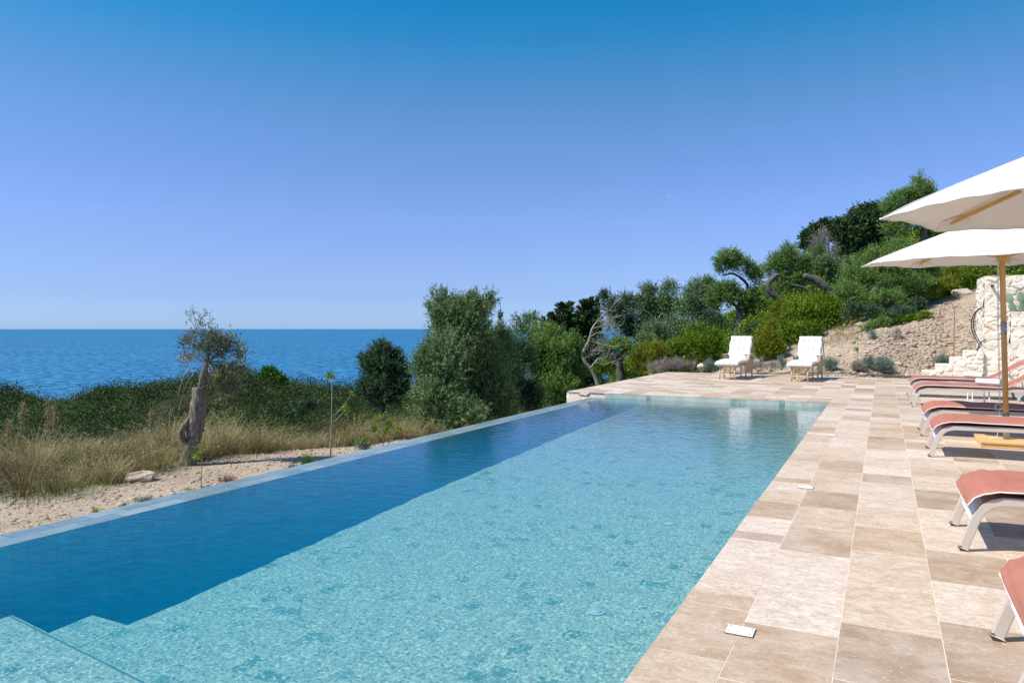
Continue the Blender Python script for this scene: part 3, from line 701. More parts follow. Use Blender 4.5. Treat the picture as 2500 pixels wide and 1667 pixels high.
# ------------------------------------------------------------------ parasols
def parasol(cx, cy, zh, rise, rad, rot, lean, label, seed):
    t = empty('parasol', (cx, cy, 0), label=label, cat='parasol', group='white parasols with wooden poles')
    g_ = np.random.default_rng(seed)
    apex = Vector((cx+lean[0], cy+lean[1], zh+rise))
    Vx = [Vector((cx+lean[0]*.9+rad*math.cos(R(rot+45*k)), cy+lean[1]*.9+rad*math.sin(R(rot+45*k)), zh+lean[2]*math.cos(R(rot+45*k))+lean[3]*math.sin(R(rot+45*k)))) for k in range(8)]
    vs = []; fs = []; nr, na = 16, 14
    def pt(k, a, r_):
        p = Vx[k].lerp(Vx[(k+1) % 8], a); q = apex.lerp(p, r_)
        sag = math.sin(math.pi*a)
        q.z += -.022*sag*math.sin(math.pi*min(1, r_*.9)) + .010*math.sin(math.pi*r_)
        q = q.lerp(apex, .012*sag*r_**3)          # hem scallops inward between the ribs
        q.z += .008*sag*r_**6
        if r_ > .9: q.z -= .02*(r_-.9)/.1*(1-.5*sag)
        q.z += .004*math.sin(a*21+k*2+r_*5)*r_
        return q
    for k in range(8):
        b0 = len(vs)
        for i in range(nr+1):
            for j in range(na+1): vs.append(tuple(pt(k, j/na, max(.02, i/nr))))
        for i in range(nr):
            for j in range(na): a = b0+i*(na+1)+j; fs.append((a, a+1, a+na+2, a+na+1))
    mb = MB(); mb.add(vs, fs); can = mb.build('canopy', M['canvas'], t, smooth=True)
    # one cloth: panels share their seams
    bm = bmesh.new(); bm.from_mesh(can.data); bmesh.ops.remove_doubles(bm, verts=bm.verts, dist=.0008); bmesh.ops.recalc_face_normals(bm, faces=bm.faces); bm.to_mesh(can.data); bm.free()
    so_ = can.modifiers.new('thickness', 'SOLIDIFY'); so_.thickness = .004
    mb = MB()    # hem, seams and corner pockets
    for k in range(8):
        mb.tube([pt(k, j/na, 1.0) for j in range(na+1)], .006, 5)
    mb.build('hem', M['canvas'], can, smooth=True)
    for k in range(8):
        mb = MB(); a_, b_ = Vx[k], Vx[(k+1) % 8]; inn = (apex-a_).normalized()
        pa = pt(k, 0, .90)+Vector((0, 0, -.012)); 
        q0, q1, q2 = pt(k, 0, .995), pt(k, .16, .93), pt((k-1) % 8, .84, .93)
        dn = Vector((0, 0, -.014)); pr = pt(k, 0, .86)
        mb.add([tuple(q0+dn), tuple(q1+dn), tuple(pr+dn), tuple(q2+dn)], [(0, 1, 2, 3)]); mb.build('corner_pocket', M['canvas'], can)
    hub = apex+Vector((0, 0, -.09))
    for k in range(8):
        mb = MB(); e_ = pt(k, 0, .92)+Vector((0, 0, -.020)); m_ = hub.lerp(e_, .62)+Vector((0, 0, -.012))
        mb.bar(hub, m_, .024, .034); mb.bar(m_, e_, .022, .028); rb = mb.build('rib', M['wood'], t, bevel=.003)
        mb = MB(); mb.bar(hub.lerp(e_, .55)+Vector((0, 0, -.016)), hub.lerp(e_, .63)+Vector((0, 0, -.014)), .034, .046); mb.build('rib_bracket', M['white'], rb)
        mb = MB(); run = Vector((cx+lean[0]*.8, cy+lean[1]*.8, zh+.02)); mb.bar(run, hub.lerp(e_, .55)+Vector((0, 0, -.02)), .018, .022); mb.build('strut', M['wood'], rb)
    # pole
    base = Vector((cx, cy, .06)); top = apex+Vector((0, 0, .05))
    def on(f): return base.lerp(top, f)
    mb = MB(); mb.tube([on(0.06), on(.43), on(.72), on(1)], .031, 16); po = mb.build('pole', M['wood'], t, smooth=True)
    mb = MB(); mb.tube([base, on(.115)], .035, 16); mb.build('base_socket', M['steel'], po, smooth=True)
    mb = MB(); mb.tube([on(.455), on(.51)], .0335, 16); mb.build('pole_joint', M['steel'], po, smooth=True)
    mb = MB(); mb.lathe([(0, -.02), (.05, -.02), (.055, 0), (.055, .07), (.045, .09), (0, .09)], tuple(run+Vector((0, 0, -.03))), 16); mb.build('runner', M['wood'], po)
    mb = MB(); mb.lathe([(0, 0), (.03, 0), (.036, .02), (.02, .05), (.0, .075)], tuple(top), 12); mb.build('finial', M['wood'], po)
    mb = MB()
    for dx, dz in ((-.055, 0), (-.066, .01)): mb.tube([on(.93)+Vector((dx*.6, -.03, 0)), on(.5)+Vector((dx, -.035, 0)), on(.16)+Vector((dx*1.05, -.035, dz))], .0035, 5)
    c0 = on(.15)+Vector((-.075, -.035, 0))
    for q in range(3): mb.tube([c0+Vector((.036*math.cos(a), .01*q, .04*math.sin(a)-.03)) for a in np.linspace(0, 6.28, 14)], .0035, 5, cap=False)
    mb.tube([on(.14)+Vector((-.06, -.03, 0)), base+Vector((-.10, -.06, .05)), base+Vector((-.18, -.04, .01)), base+Vector((-.08, .0, .01))], .0035, 5)
    mb.build('rope', M['rope'], po)
    # slatted timber base
    bs = MB(); hb = .38
    bx0, by0 = cx-.30, cy-.37
    for k in range(5): bs.box((bx0, by0+k*.15+.003, .048), (bx0+.80, by0+k*.15+.147, .068), random.random())
    bs.box((bx0+.0, by0+.02, .004), (bx0+.80, by0+.73, .047), .4)
    bs.build('base', M['wood_base'], t, bevel=.003)
    return t
parasol(1.335, 10.53, 2.24, .57, 1.55, 170, (-.085, 0, 0, .055), 'white parasol with its wooden pole and timber base in view behind a lounger', 3)
parasol(1.62, 5.14, 2.115, .626, 1.56, 184.3, (-.10, .32, -.023, .054), 'nearer white parasol overhead, only its left edge and one wooden rib showing', 4)

# ------------------------------------------------------------------ rattan chairs
def chair_proto():
    t = empty('rattan_lounge_chair', (0, 0, 0), label='x', cat='lounge chair', group='white cushioned rattan lounge chairs at the far end of the pool')
    r_ = .017
    def cane(name, lst, parent=None, rr=r_):
        if name in ('arch_brace', 'stretcher', 'side_cane'):
            for pts in lst: mb = MB(); mb.tube(pts, rr, 8); mb.build(name, M['rattan'], parent or t, smooth=True)
            return
        mb = MB()
        for pts in lst: mb.tube(pts, rr, 8)
        return mb.build(name, M['rattan'], parent or t, smooth=True)
    # front extension: narrow frame, then the seat section. x across (0..), y backwards
    legs = [(-.20, 0, .38), (.20, 0, .38), (-.23, .66, .40), (.31, .86, .66), (-.31, .86, .66), (.31, 1.62, .66), (-.31, 1.62, .66), (.22, .66, .40)]
    for x, y, h_ in legs: cane('leg', [[(x, y, 0), (x, y, h_)]], rr=.019)
    def arch(p, q, h0, h1):
        return [(p[0]+(q[0]-p[0])*a, p[1]+(q[1]-p[1])*a, h0+(h1-h0)*math.sin(math.pi*a)**.6) for a in np.linspace(0, 1, 11)]
    cane('arch_brace', [arch((-.20, 0), (.20, 0), .20, .36), arch((-.2, 0), (-.23, .66), .2, .36), arch((.2, 0), (.22, .66), .2, .36), arch((.31, .86), (.31, 1.62), .2, .60), arch((-.31, .86), (-.31, 1.62), .2, .60), arch((-.31, 1.62), (.31, 1.62), .2, .5)], rr=.012)
    cane('stretcher', [[(-.20, 0, .15), (.20, 0, .15)], [(-.2, 0, .15), (-.23, .66, .15)], [(.2, 0, .15), (.22, .66, .15)], [(-.23, .66, .15), (.22, .66, .15)], [(-.31, .86, .15), (.31, .86, .15)], [(.31, .86, .15), (.31, 1.62, .15)], [(-.31, .86, .15), (-.31, 1.62, .15)], [(-.31, 1.62, .15), (.31, 1.62, .15)]], rr=.013)
    cane('side_cane', [[(sx, y, .17), (sx, y+.03, .62)] for sx in (-.31, .31) for y in (.98, 1.1, 1.22, 1.36, 1.5)], rr=.009)
    cane('seat_frame', [[(-.24, -.06, .37), (-.26, .7, .40), (-.29, 1.1, .40), (-.29, 1.5, .42)], [(.24, -.06, .37), (.26, .7, .40), (.29, 1.1, .40), (.29, 1.5, .42)], [(-.24, -.06, .37), (.24, -.06, .37)], [(-.29, 1.45, .42), (.29, 1.45, .42)]]+[[(-.25, y, .375+.03*y), (.25, y, .375+.03*y)] for y in (.15, .4, .7, .95, 1.2)], rr=.014)
    for sx in (-1, 1):
        mb = MB(); mb.grid(lambda a, b_: (sx*(.33+.045*math.cos(2*math.pi*a)), .74+b_*.92, .665+.012*math.sin(2*math.pi*a)), 12, 10, closed_u=True); mb.build('armrest', M['rattan'], t, smooth=True)
    bk = [(0, 1.30, .40), (0, 1.48, .70), (0, 1.76, 1.12)]
    cane('back_frame', [[(sx*.30, y, z) for _, y, z in bk] for sx in (-1, 1)]+[[(-.3, 1.76, 1.12), (.3, 1.76, 1.12)], [(-.3, 1.48, .70), (.3, 1.48, .70)], [(-.3, 1.62, .91), (.3, 1.62, .91)], [(.30, 1.76, 1.12), (.33, 1.86, .55), (.31, 1.62, .3)], [(-.30, 1.76, 1.12), (-.33, 1.86, .55), (-.31, 1.62, .3)]], rr=.014)
    # tufted one-piece cushion
    prof = smooth_path([(0, -.10, .41), (0, -.02, .445), (0, .25, .47), (0, .6, .485), (0, .95, .475), (0, 1.22, .50), (0, 1.36, .62), (0, 1.50, .82), (0, 1.60, 1.0), (0, 1.68, 1.13), (0, 1.71, 1.18)], 7)
    nn = len(prof); hwf = lambda s_: .315+.02*math.sin(s_*9) 
    cum = [0]
    for i in range(1, nn): cum.append(cum[-1]+(prof[i]-prof[i-1]).length)
    tot = cum[-1]; nu = 41; vs = []; fs = []
    rows = [.12, .3, .50, .66, .79, .92]
    def surf(i, u, top):
        p = prof[i]; d = (prof[min(i+1, nn-1)]-prof[max(i-1, 0)]).normalized(); nrm = Vector((0, -d.z, d.y)); s_ = cum[i]/tot
        x = (u*2-1); e = (1-abs(x)**8)**.5 if abs(x) < 1 else 0; ee = min(1, min(s_, 1-s_)/.018)**.5; th = .066*e*ee+.004
        if top:
            dmp = 0
            for rw in rows:
                for tx in (-.48, 0, .48):
                    dd = ((s_-rw)*tot/.075)**2+((x-tx)*.31/.065)**2; dmp = max(dmp, math.exp(-dd))
                cr = math.exp(-((s_-rw)*tot/.022)**2)*.35; dmp = max(dmp, cr)
            for tx in (-.48, 0, .48): dmp = max(dmp, .25*math.exp(-((x-tx)*.31/.02)**2))
            th = th*(1-1.0*dmp)+.006*math.sin(s_*70+x*3)*e*ee*(.2+abs(x)**2)
        wd = .315+.012*math.sin(s_*38)
        return Vector((x*wd, p.y, p.z))+nrm*(th if top else -th*.55)
    for top in (1, 0):
        for i in range(nn):
            for j in range(nu): vs.append(tuple(surf(i, j/(nu-1), top)))
    for i in range(nn-1):
        for j in range(nu-1):
            a = i*nu+j; fs.append((a, a+1, a+nu+1, a+nu)); b_ = nn*nu+a; fs.append((b_, b_+nu, b_+nu+1, b_+1))
        for j, q in ((0, 1), (nu-1, 0)):
            a = i*nu+j; b_ = nn*nu+a; fs.append((a, a+nu, b_+nu, b_) if q else (a, b_, b_+nu, a+nu))
    for i in (0, nn-1):
        for j in range(nu-1): a = i*nu+j; b_ = nn*nu+a; fs.append((a, b_, b_+1, a+1) if i == 0 else (a, a+1, b_+1, b_))
    mb = MB(); mb.add(vs, fs); mb.build('cushion', M['cushion'], t, smooth=True)
    return t
C0 = chair_proto(); C0.location = (-3.82, 20.45, .001); C0.rotation_euler.z = R(-3.5)
C0['label'] = 'rattan lounge chair with white tufted cushion standing in front of the gnarled olive tree'
C1 = copy_tree(C0); C1.location = (-1.97, 20.58, .001); C1.rotation_euler.z = R(-4.5)
C1['label'] = 'rattan lounge chair with white tufted cushion beside the foot of the rocky bank'

# ------------------------------------------------------------------ small deck and pool fittings
pl = None
for (x, y), lb in zip([(-.58, 3.455), (-.60, 6.87), (-.60, 10.39), (-.58, 14.11)],
        ['nearest white square cover plate in the paving, four screws clearly visible', 'second white cover plate in the paving, counting away from the camera', 'third white cover plate in the paving, counting away from the camera', 'farthest small white cover plate, near the pool corner']):
    if pl is None:
        pl = MB(); pl.box((-.062, -.05, -.0), (.062, .05, .005)); r0 = MB()
        t = empty('cover_plate', (0, 0, 0), label=lb, cat='cover plate', group='white cover plates along the pool paving')
        pl.build('lid', M['white'], t, bevel=.0015)
        r0.box((-.0640, -.0520, -.001), (.0640, .0520, .0016)); r0.build('rim', M['dark'], t)  # dark border added in place of the shadow at the lid's sides
        for sx in (-.048, .048):
            for sy in (-.036, .036): q = MB(); q.lathe([(0, .005), (.005, .005), (.005, .0062), (0, .0062)], (sx, sy, 0), 10); q.build('screw', M['steel'], t)
        pl = t; o = t
    else: o = copy_tree(pl)
    o.location = (x, y, .003); o['label'] = lb
dl = None
LD = [(-4.18, 5.0, 'nearest one beside the deep lane'), (-4.17, 7.04, 'second from the steps beside the deep lane'), (-4.15, 9.04, 'third from the steps beside the deep lane'), (-4.16, 11.2, 'fourth from the steps beside the deep lane'), (-4.13, 13.1, 'farthest one beside the deep lane'),
      (-1.72, 4.62, 'nearest one beside the paved edge'), (-1.76, 6.7, 'second one beside the paved edge'), (-1.78, 8.8, 'third one beside the paved edge'), (-1.80, 10.96, 'farthest one beside the paved edge')]
for x, y, lb in LD:
    if dl is None:
        t = empty('pool_floor_light', (0, 0, 0), label='x', cat='pool light', group='round white lights in the pool floor')
        mb = MB(); mb.lathe([(0, .0), (.060, .0), (.062, .004), (.05, .007), (0, .007)], (0, 0, 0), 28); mb.build('bezel', M['glassdisc'], t)
        mb = MB(); mb.lathe([(0, .0075), (.038, .0075), (.03, .011), (0, .012)], (0, 0, 0), 24); mb.build('lens', M['glassdisc'], t, smooth=True)
        dl = t; o = t
    else: o = copy_tree(dl)
    o.location = (x, y, fl(y)+.002); o['label'] = 'round white light in the pool floor, '+lb

# ------------------------------------------------------------------ masonry
def masonry(mb, x0, x1, z0, z1, yf, depth, hmin=.08, hmax=.17, wmin=.14, wmax=.46, axis='x', seed=1):
    g_ = np.random.default_rng(seed); z = z0
    while z < z1-.02:
        h_ = min(g_.uniform(hmin, hmax), z1-z)
        if z1-(z+h_) < .05: h_ = z1-z
        x = x0
        while x < x1-.02:
            w_ = min(g_.uniform(wmin, wmax)*g_.choice([.55, 1, 1, 1.3]), x1-x)
            if x1-(x+w_) < .08: w_ = x1-x
            pr = g_.uniform(.0, .022); j = lambda s_=.012: g_.uniform(-s_, s_)
            a = [x+.002, x+w_-.002]; c = [z+.002+j(.003), z+h_-.002+j(.003)]
            f = yf-pr; bk = yf+depth
            nseg = 4
            pts = []; 
            for (px_, pz_) in [(a[0], c[0]), ((a[0]+a[1])/2, c[0]+j(.008)), (a[1], c[0]), (a[1], (c[0]+c[1])/2), (a[1], c[1]), ((a[0]+a[1])/2, c[1]+j(.008)), (a[0], c[1]), (a[0], (c[0]+c[1])/2)]:
                pts.append((px_+j(.010), pz_+j(.010)))
            cen = ((a[0]+a[1])/2+j(.03), (c[0]+c[1])/2+j(.02)); vs = []
            for px_, pz_ in pts: vs.append((px_, bk, pz_))
            for px_, pz_ in pts: vs.append((px_, f+.010+j(.005), pz_))
            for px_, pz_ in pts: vs.append((px_+(cen[0]-px_)*.18, f+j(.006), pz_+(cen[1]-pz_)*.25))
            vs.append((cen[0], f-.006+j(.008), cen[1]))
            fs = []
            for k in range(8):
                k2 = (k+1) % 8; fs += [(k, k2, 8+k2, 8+k), (8+k, 8+k2, 16+k2, 16+k), (16+k, 16+k2, 24)]
            fs = [q[::-1] for q in fs]
            if axis == 'y': vs = [(v[1], v[0], v[2]) for v in vs]; fs = [q[::-1] for q in fs]
            mb.add(vs, fs, float(np.clip(g_.beta(1.3, 2.2)+(.35 if g_.random() < .12 else 0), 0, 1))); x += w_
        z += h_
def rubble(mb, x0, x1, z0, z1, yf, axis='x', seed=1, cell=.17, step=.028):
    g_ = np.random.default_rng(seed); asp = 1.7
    gx = np.arange(x0-.4, x1+.4, cell*asp); gz_ = np.arange(z0-.3, z1+.3, cell)
    sx_, sz_ = np.meshgrid(gx, gz_); sh = (np.arange(len(gz_)) % 2)[:, None]*cell*asp*.5
    S = np.stack([(sx_+sh+g_.uniform(-.42, .42, sx_.shape)*cell*asp).ravel(), (sz_+g_.uniform(-.38, .38, sx_.shape)*cell).ravel()], 1)
    drop = g_.random(len(S)) < .22; S = S[~drop]; ct = np.clip(g_.beta(1.2, 2.4, len(S))+np.where(g_.random(len(S)) < .10, .45, 0), .05, 1); pr = g_.uniform(.004, .034, len(S)); til = g_.uniform(-.12, .12, (len(S), 2))
    nu = max(2, int((x1-x0)/step)+1); nv = max(2, int((z1-z0)/step)+1); A, B = np.meshgrid(np.linspace(x0, x1, nu), np.linspace(z0, z1, nv)); Q = np.stack([A.ravel(), B.ravel()], 1)
    Qw = Q+np.stack([.022*np.sin(Q[:, 1]*31+Q[:, 0]*9), .018*np.sin(Q[:, 0]*27+Q[:, 1]*13)], 1)
    d = np.sqrt(((Qw[:, None, 0]-S[None, :, 0])/asp)**2+(Qw[:, None, 1]-S[None, :, 1])**2); o_ = np.argsort(d, 1)[:, :2]; d1 = np.take_along_axis(d, o_[:, :1], 1)[:, 0]; d2 = np.take_along_axis(d, o_[:, 1:2], 1)[:, 0]; k = o_[:, 0]
    e = np.clip((d2-d1-.012)/.045, 0, 1); e = e*e*(3-2*e)
    h = e*(pr[k]+(Q[:, 0]-S[k, 0])*til[k, 0]+(Q[:, 1]-S[k, 1])*til[k, 1])+g_.normal(size=len(Q))*.0022
    V_ = np.stack([Q[:, 0], yf-h, Q[:, 1]], 1) if axis == 'x' else np.stack([yf-h, Q[:, 0], Q[:, 1]], 1)
    I_, J_ = np.meshgrid(np.arange(nu-1), np.arange(nv-1)); a = (J_*nu+I_).ravel(); F_ = np.stack([a, a+1, a+nu+1, a+nu], 1)
    if axis != 'x': F_ = F_[:, ::-1]
    tt_ = np.where(e > .35, ct[k], .12)[F_].mean(1); mb.add(V_, F_, list(tt_))
# stone stair rising to the right, its end wall and the terrace wall above
t = empty('stone_steps', (1.7, 23.6, 0), label='pale dry stone steps climbing to the right behind the loungers', cat='steps')
sx = [1.01, 1.35, 1.71, 2.04, 2.40]; sz = [.19, .39, .59, .79]
for i in range(4):
    mb = MB(); core = MB(); x1 = sx[i+1]-.004 if i < 3 else 2.44
    rubble(mb, sx[i]+.0, x1+.004, -.05, sz[i]+.004, 23.60, seed=30, cell=.12)
    mb.box((sx[i], 23.596, -.05), (x1+.002, 24.7, sz[i]), .15)
    mb.build('step', M['wall'], t, bevel=0)
    core.box((sx[i]+.012, 23.63, -.05), (x1-.008, 24.72, sz[i]-.02)); core.build('mortar_bed', M['mortar'], t)
t = empty('terrace_wall', (2.5, 23.7, 0), label='tall pale limestone wall above the stone steps', cat='stone wall')
mb = MB(); rubble(mb, 2.46, 7.5, -.05, 2.85, 23.70, seed=77); rubble(mb, 23.70, 25.5, 0.2, 2.85, 2.46, axis='y', seed=78)
mb.build('wall_face', M['wall'], t)
mb = MB(); mb.box((2.465, 23.703, -.1), (7.5, 25.4, 2.845)); mb.build('mortar_core', M['mortar'], t)
mb = MB(); mb.box((2.6, 23.69, 2.25), (2.66, 23.72, 2.26)); 
mb = MB(); mb.tube([(2.62, 23.45, 2.56), (2.63, 23.85, 2.59)], .035, 12, cap=False); mb.tube([(2.62, 23.452, 2.56), (2.63, 23.85, 2.59)], .028, 12, cap=True); mb.build('drain_pipe', M['dark'], t)
t = empty('planter_wall', (3.3, 23.4, 0), label='lower pale stone planter in front of the tall wall, holding the prickly pear', cat='planter')
mb = MB(); rubble(mb, 3.02, 7.4, -.02, 1.86, 23.32, seed=91); rubble(mb, 23.32, 23.66, -.02, 1.86, 3.02, axis='y', seed=92)
mb.build('stone_face', M['wall'], t); mb = MB(); mb.box((3.024, 23.324, 0), (7.4, 23.64, 1.855)); mb.build('soil_bed', M['mortar'], t)
# prickly pear
t = empty('prickly_pear', (3.25, 23.5, 1.86), label='grey green prickly pear cactus growing out of the stone planter', cat='cactus')
def pad(c, up, w_, h_, yaw):
    mb = MB(); up = Vector(up).normalized(); sd = Vector((math.cos(yaw), math.sin(yaw), 0)); nr = sd.cross(up)
    def f(a, b_):
        th = math.pi*b_; rr = math.sin(th)*(1+.15*math.cos(th)); ph_ = 2*math.pi*a
        return Vector(c)+up*(h_*(1-math.cos(th))/2)+sd*(w_/2*rr*math.cos(ph_))+nr*(.022*rr*math.sin(ph_))
    mb.grid(f, 14, 10, closed_u=True); return mb.build('pad', M['cactus'], t, smooth=True)
for c, up, w_, h_, y_ in [((3.10, 23.44, 1.84), (-.25, 0, 1), .19, .30, .2), ((3.02, 23.44, 2.08), (-.2, 0, 1), .19, .30, -.3), ((3.27, 23.5, 1.84), (.1, 0, 1), .19, .32, .4), ((3.27, 23.48, 2.10), (-.12, 0, 1), .18, .30, .1),
                          ((3.42, 23.5, 1.84), (.2, 0, 1), .2, .33, 0), ((3.36, 23.5, 2.3), (.3, .1, 1), .18, .26, .6), ((3.48, 23.46, 2.1), (.1, 0, 1), .19, .3, -.2), ((3.6, 23.5, 1.84), (.2, 0, 1), .2, .32, .3)]:
    pad(c, up, w_, h_, y_)
# shower
t = empty('garden_shower', (1.82, 24.55, 0), label='slim copper coloured shower pipe with a round head on the gravel beside the steps', cat='shower')
mb = MB(); arc = [(1.82, 24.55, .35), (1.82, 24.55, 1.85)]+[(1.82-.175*(1-math.cos(a)), 24.55, 1.95+.22*math.sin(a)) for a in np.linspace(.0, math.pi, 12)]+[(1.47, 24.55, 1.80)]
mb.tube(arc, .014, 10); mb.build('riser_pipe', M['copper'], t, smooth=True)
mb = MB(); mb.lathe([(0, -.02), (.115, -.02), (.12, 0), (.03, .03), (.02, .06), (0, .06)], (1.47, 24.55, 1.75), 24); mb.build('shower_head', M['copper'], t)
# hoses in a loop by the wall end
mb = MB()
for k in range(2):
    d = .05*k; mb.tube(smooth_path([(2.45, 24.0, 2.02-d), (2.30+d*.4, 23.95, 1.9), (2.19+d, 23.92, 1.66), (2.20+d, 23.9, 1.35), (2.30+d, 23.88, 1.1), (2.36+d, 23.85, .95), (2.30, 23.85, .80)], 5), .014, 8)
mb.tube(smooth_path([(2.50, 23.66, 1.12), (2.38, 23.66, 1.02), (2.33, 23.7, .88), (2.32, 23.75, .78)], 4), .016, 8)
tag(mb.build('water_hose', M['hose'], smooth=True), 'black hose pair hanging in a curve beside the wall above the steps', 'hose')
# small bed behind the deck: rocks
def rock_thing(u, v, D, r_, label, flat=.5, cat='rock', mat='rock', name='rock', el=1.0, grp=None):
    p = P(u, v, D); mb = MB(); g2 = np.random.default_rng(int(u*7+v)); bm = bmesh.new(); bmesh.ops.create_icosphere(bm, subdivisions=3, radius=1)
    vv = np.array([q.co[:] for q in bm.verts]); ff = [tuple(x.index for x in q.verts) for q in bm.faces]; bm.free()
    cutn = unit(g2.normal(size=(11, 3))); 
    for cn in cutn:
        dd = vv@cn; lim = g2.uniform(.62, .85); vv = vv-np.outer(np.maximum(dd-lim, 0), cn)
    vv = vv*np.array([r_*el, r_*.8, r_*flat]); a = R(27); vv = np.stack([vv[:, 0]*math.cos(a)-vv[:, 1]*math.sin(a), vv[:, 0]*math.sin(a)+vv[:, 1]*math.cos(a), vv[:, 2]], 1)
    vv += g2.normal(size=vv.shape)*r_*.012
    mb.add(vv+np.array(p), ff, .3); return tag(mb.build(name, M[mat], smooth=False), label, cat, grp)
rock_thing(346, 1166, 12.5, .29, 'flat pale boulder lying on the gravel near the old olive stump', .42, el=1.05)
rock_thing(1712, 897, 24.3, .2, 'pale rock half hidden by grey plants beside the left lounge chair', .75, el=.9)
rock_thing(1428, 962, 15.7, .13, 'small rough stone at the left corner of the far deck', .5, el=1.2)
rock_thing(2350, 716, 28.5, .42, 'round grey boulder on top of the rocky slope near the wall', .65)
rock_thing(2290, 922, 21.9, .14, 'small tan stone lying beside the lowest step', .5)
t = empty('stone_deck_edge', (-6.1, 15.3, -.3), label='rough limestone edge holding up the left corner of the far deck', cat='stone edge')
mb = MB(); masonry(mb, 15.10, 23.4, -1.3, -.04, -6.34, .12, axis='y', seed=14, hmin=.12, hmax=.2); mb.build('edge_face', M['wall'], t)
mb = MB(); masonry(mb, -6.33, -5.76, -1.3, -.035, 15.08, .12, seed=15, hmin=.12, hmax=.2); mb.build('corner_face', M['wall'], t)
# ------------------------------------------------------------------ loose stones (countless)
def stones(name, pts, rads, mat, flat=.5):
    V0, F0 = ICO; F0 = np.array(F0); n_ = len(pts); k = len(V0)
    sc_ = rng.uniform(.7, 1.35, (n_, 1, 3))*np.array([1, 1, flat]); v = V0[None]*(1+rng.uniform(-.25, .25, (n_, k, 1)))*sc_*rads[:, None, None]
    a = rng.uniform(0, 6.28, n_); ca, sa = np.cos(a)[:, None], np.sin(a)[:, None]
    v = np.stack([v[..., 0]*ca-v[..., 1]*sa, v[..., 0]*sa+v[..., 1]*ca, v[..., 2]], -1)+pts[:, None]
    F_ = (F0[None]+np.arange(n_)[:, None, None]*k).reshape(-1, 3); T_ = np.repeat(rng.uniform(0, 1, n_), len(F0))
    return raw_mesh(name, v.reshape(-1, 3), F_, T_, M[mat])
n_ = 20000; y = rng.uniform(1, 24, n_); s_ = rng.uniform(0, 1, n_)**1.1*8; x = -5.80-s_; z = H(x, y)
o = stones('gravel', np.stack([x, y, z], 1), rng.gamma(1.6, .0095, n_)+.007, 'pebble', .45); tag(o, kind='stuff')
n_ = 26000; x = rng.uniform(-1.6, 5, n_); y = 23.44+rng.uniform(0, 1, n_)**1.1*8; z = H(x, y)
k = rng.uniform(0, 1, n_) < np.clip(.35+.65*(x+1.2), .1, 1); x, y, z = x[k], y[k], z[k]; inn = ~((x > 1.0) & (y < 24.8) & (x < 2.5)) & ~((x > 2.4) & (y < 25.5)); x, y, z = x[inn], y[inn], z[inn]
o = stones('bank_rubble', np.stack([x, y, z], 1), rng.gamma(1.1, .015, len(x))+.011, 'pebble', .45); tag(o, kind='stuff')

n_ = 260; x = rng.uniform(-.6, 2.4, n_); y = rng.uniform(24.0, 29.5, n_); z = H(x, y); k = ~((x > 1.0) & (y < 24.9)); x, y, z = x[k], y[k], z[k]
tag(stones('loose_rocks', np.stack([x, y, z], 1), rng.gamma(2.0, .016, len(x))+.025, 'pebble', .5), kind='stuff')
n_ = 16000; x = rng.uniform(-2.5, 3.2, n_); y = rng.uniform(23.5, 30, n_); pn = rough_noise(x*2.2, y*2.2)*9; k = (pn+.45*(y > 25.6)-.10 > rng.uniform(0, .7, n_)) & ~((x > .9) & (y < 24.9)) & ~((x > 2.4) & (y < 25.5)); BX, BY = x[k], y[k]
# ------------------------------------------------------------------ dry grass
def blades(name, x, y, h, mat, T, wd=.006, lean=.35, seg=3, heads=0, zoff=0):
    n_ = len(x); z = H(x, y)-.02+zoff; a = rng.uniform(0, 6.28, n_); ln = rng.gamma(2, lean/2, n_); hh = h
    dx, dy = np.cos(a)*ln, np.sin(a)*ln; sa_ = a+rng.uniform(-1, 1, n_)+1.57; sx_, sy_ = np.cos(sa_), np.sin(sa_)
    VV = []
    for i in range(seg+1):
        t_ = i/seg; px_ = x+dx*hh*t_**1.8; py_ = y+dy*hh*t_**1.8; pz = z+hh*(t_-.25*ln*t_*t_); w_ = wd*(1-t_*.75)
        VV.append(np.stack([px_-sx_*w_/2, py_-sy_*w_/2, pz], 1)); VV.append(np.stack([px_+sx_*w_/2, py_+sy_*w_/2, pz], 1))
    V_ = np.stack(VV, 1); k = V_.shape[1]; F1 = np.array([[2*i, 2*i+1, 2*i+3, 2*i+2] for i in range(seg)])
    F_ = (F1[None]+np.arange(n_)[:, None, None]*k).reshape(-1, 4); T_ = np.repeat(T, seg); V_ = V_.reshape(-1, 3)
    if heads:
        idx = rng.random(n_) < heads; tip = np.stack([x+dx*hh, y+dy*hh, z+hh*(1-.25*ln)], 1)[idx]; m_ = idx.sum(); q = 7
        dr = unit(np.stack([dx, dy, np.ones(n_)], 1)[idx]); s_ = rng.uniform(-.13, .02, (m_, q, 1)); pos = tip[:, None]+dr[:, None]*s_+rng.normal(size=(m_, q, 3))*.008
        ld = unit(dr[:, None]+rng.normal(size=(m_, q, 3))*.7); sd = unit(np.cross(ld, rng.normal(size=(m_, q, 3)))); L_ = .028; w_ = .009
        A = pos.reshape(-1, 3); B = ld.reshape(-1, 3)*L_; S = sd.reshape(-1, 3)*w_
        V2 = np.stack([A, A+B*.5+S*.5, A+B, A+B*.5-S*.5], 1).reshape(-1, 3); F2 = np.arange(len(V2)).reshape(-1, 4)+len(V_)
        V_ = np.concatenate([V_, V2]); F_ = np.concatenate([F_, F2]); T_ = np.concatenate([T_, np.repeat(np.clip(T[idx]+.1, 0, .9), q)])
    return raw_mesh(name, V_, F_, T_, M[mat])
tag(blades('bank_weeds', BX, BY, rng.uniform(.04, .17, len(BX)), 'drygrass', np.clip(rng.normal(.45, .3, len(BX)), 0, 1), wd=.014, lean=.8, seg=2), kind='stuff')
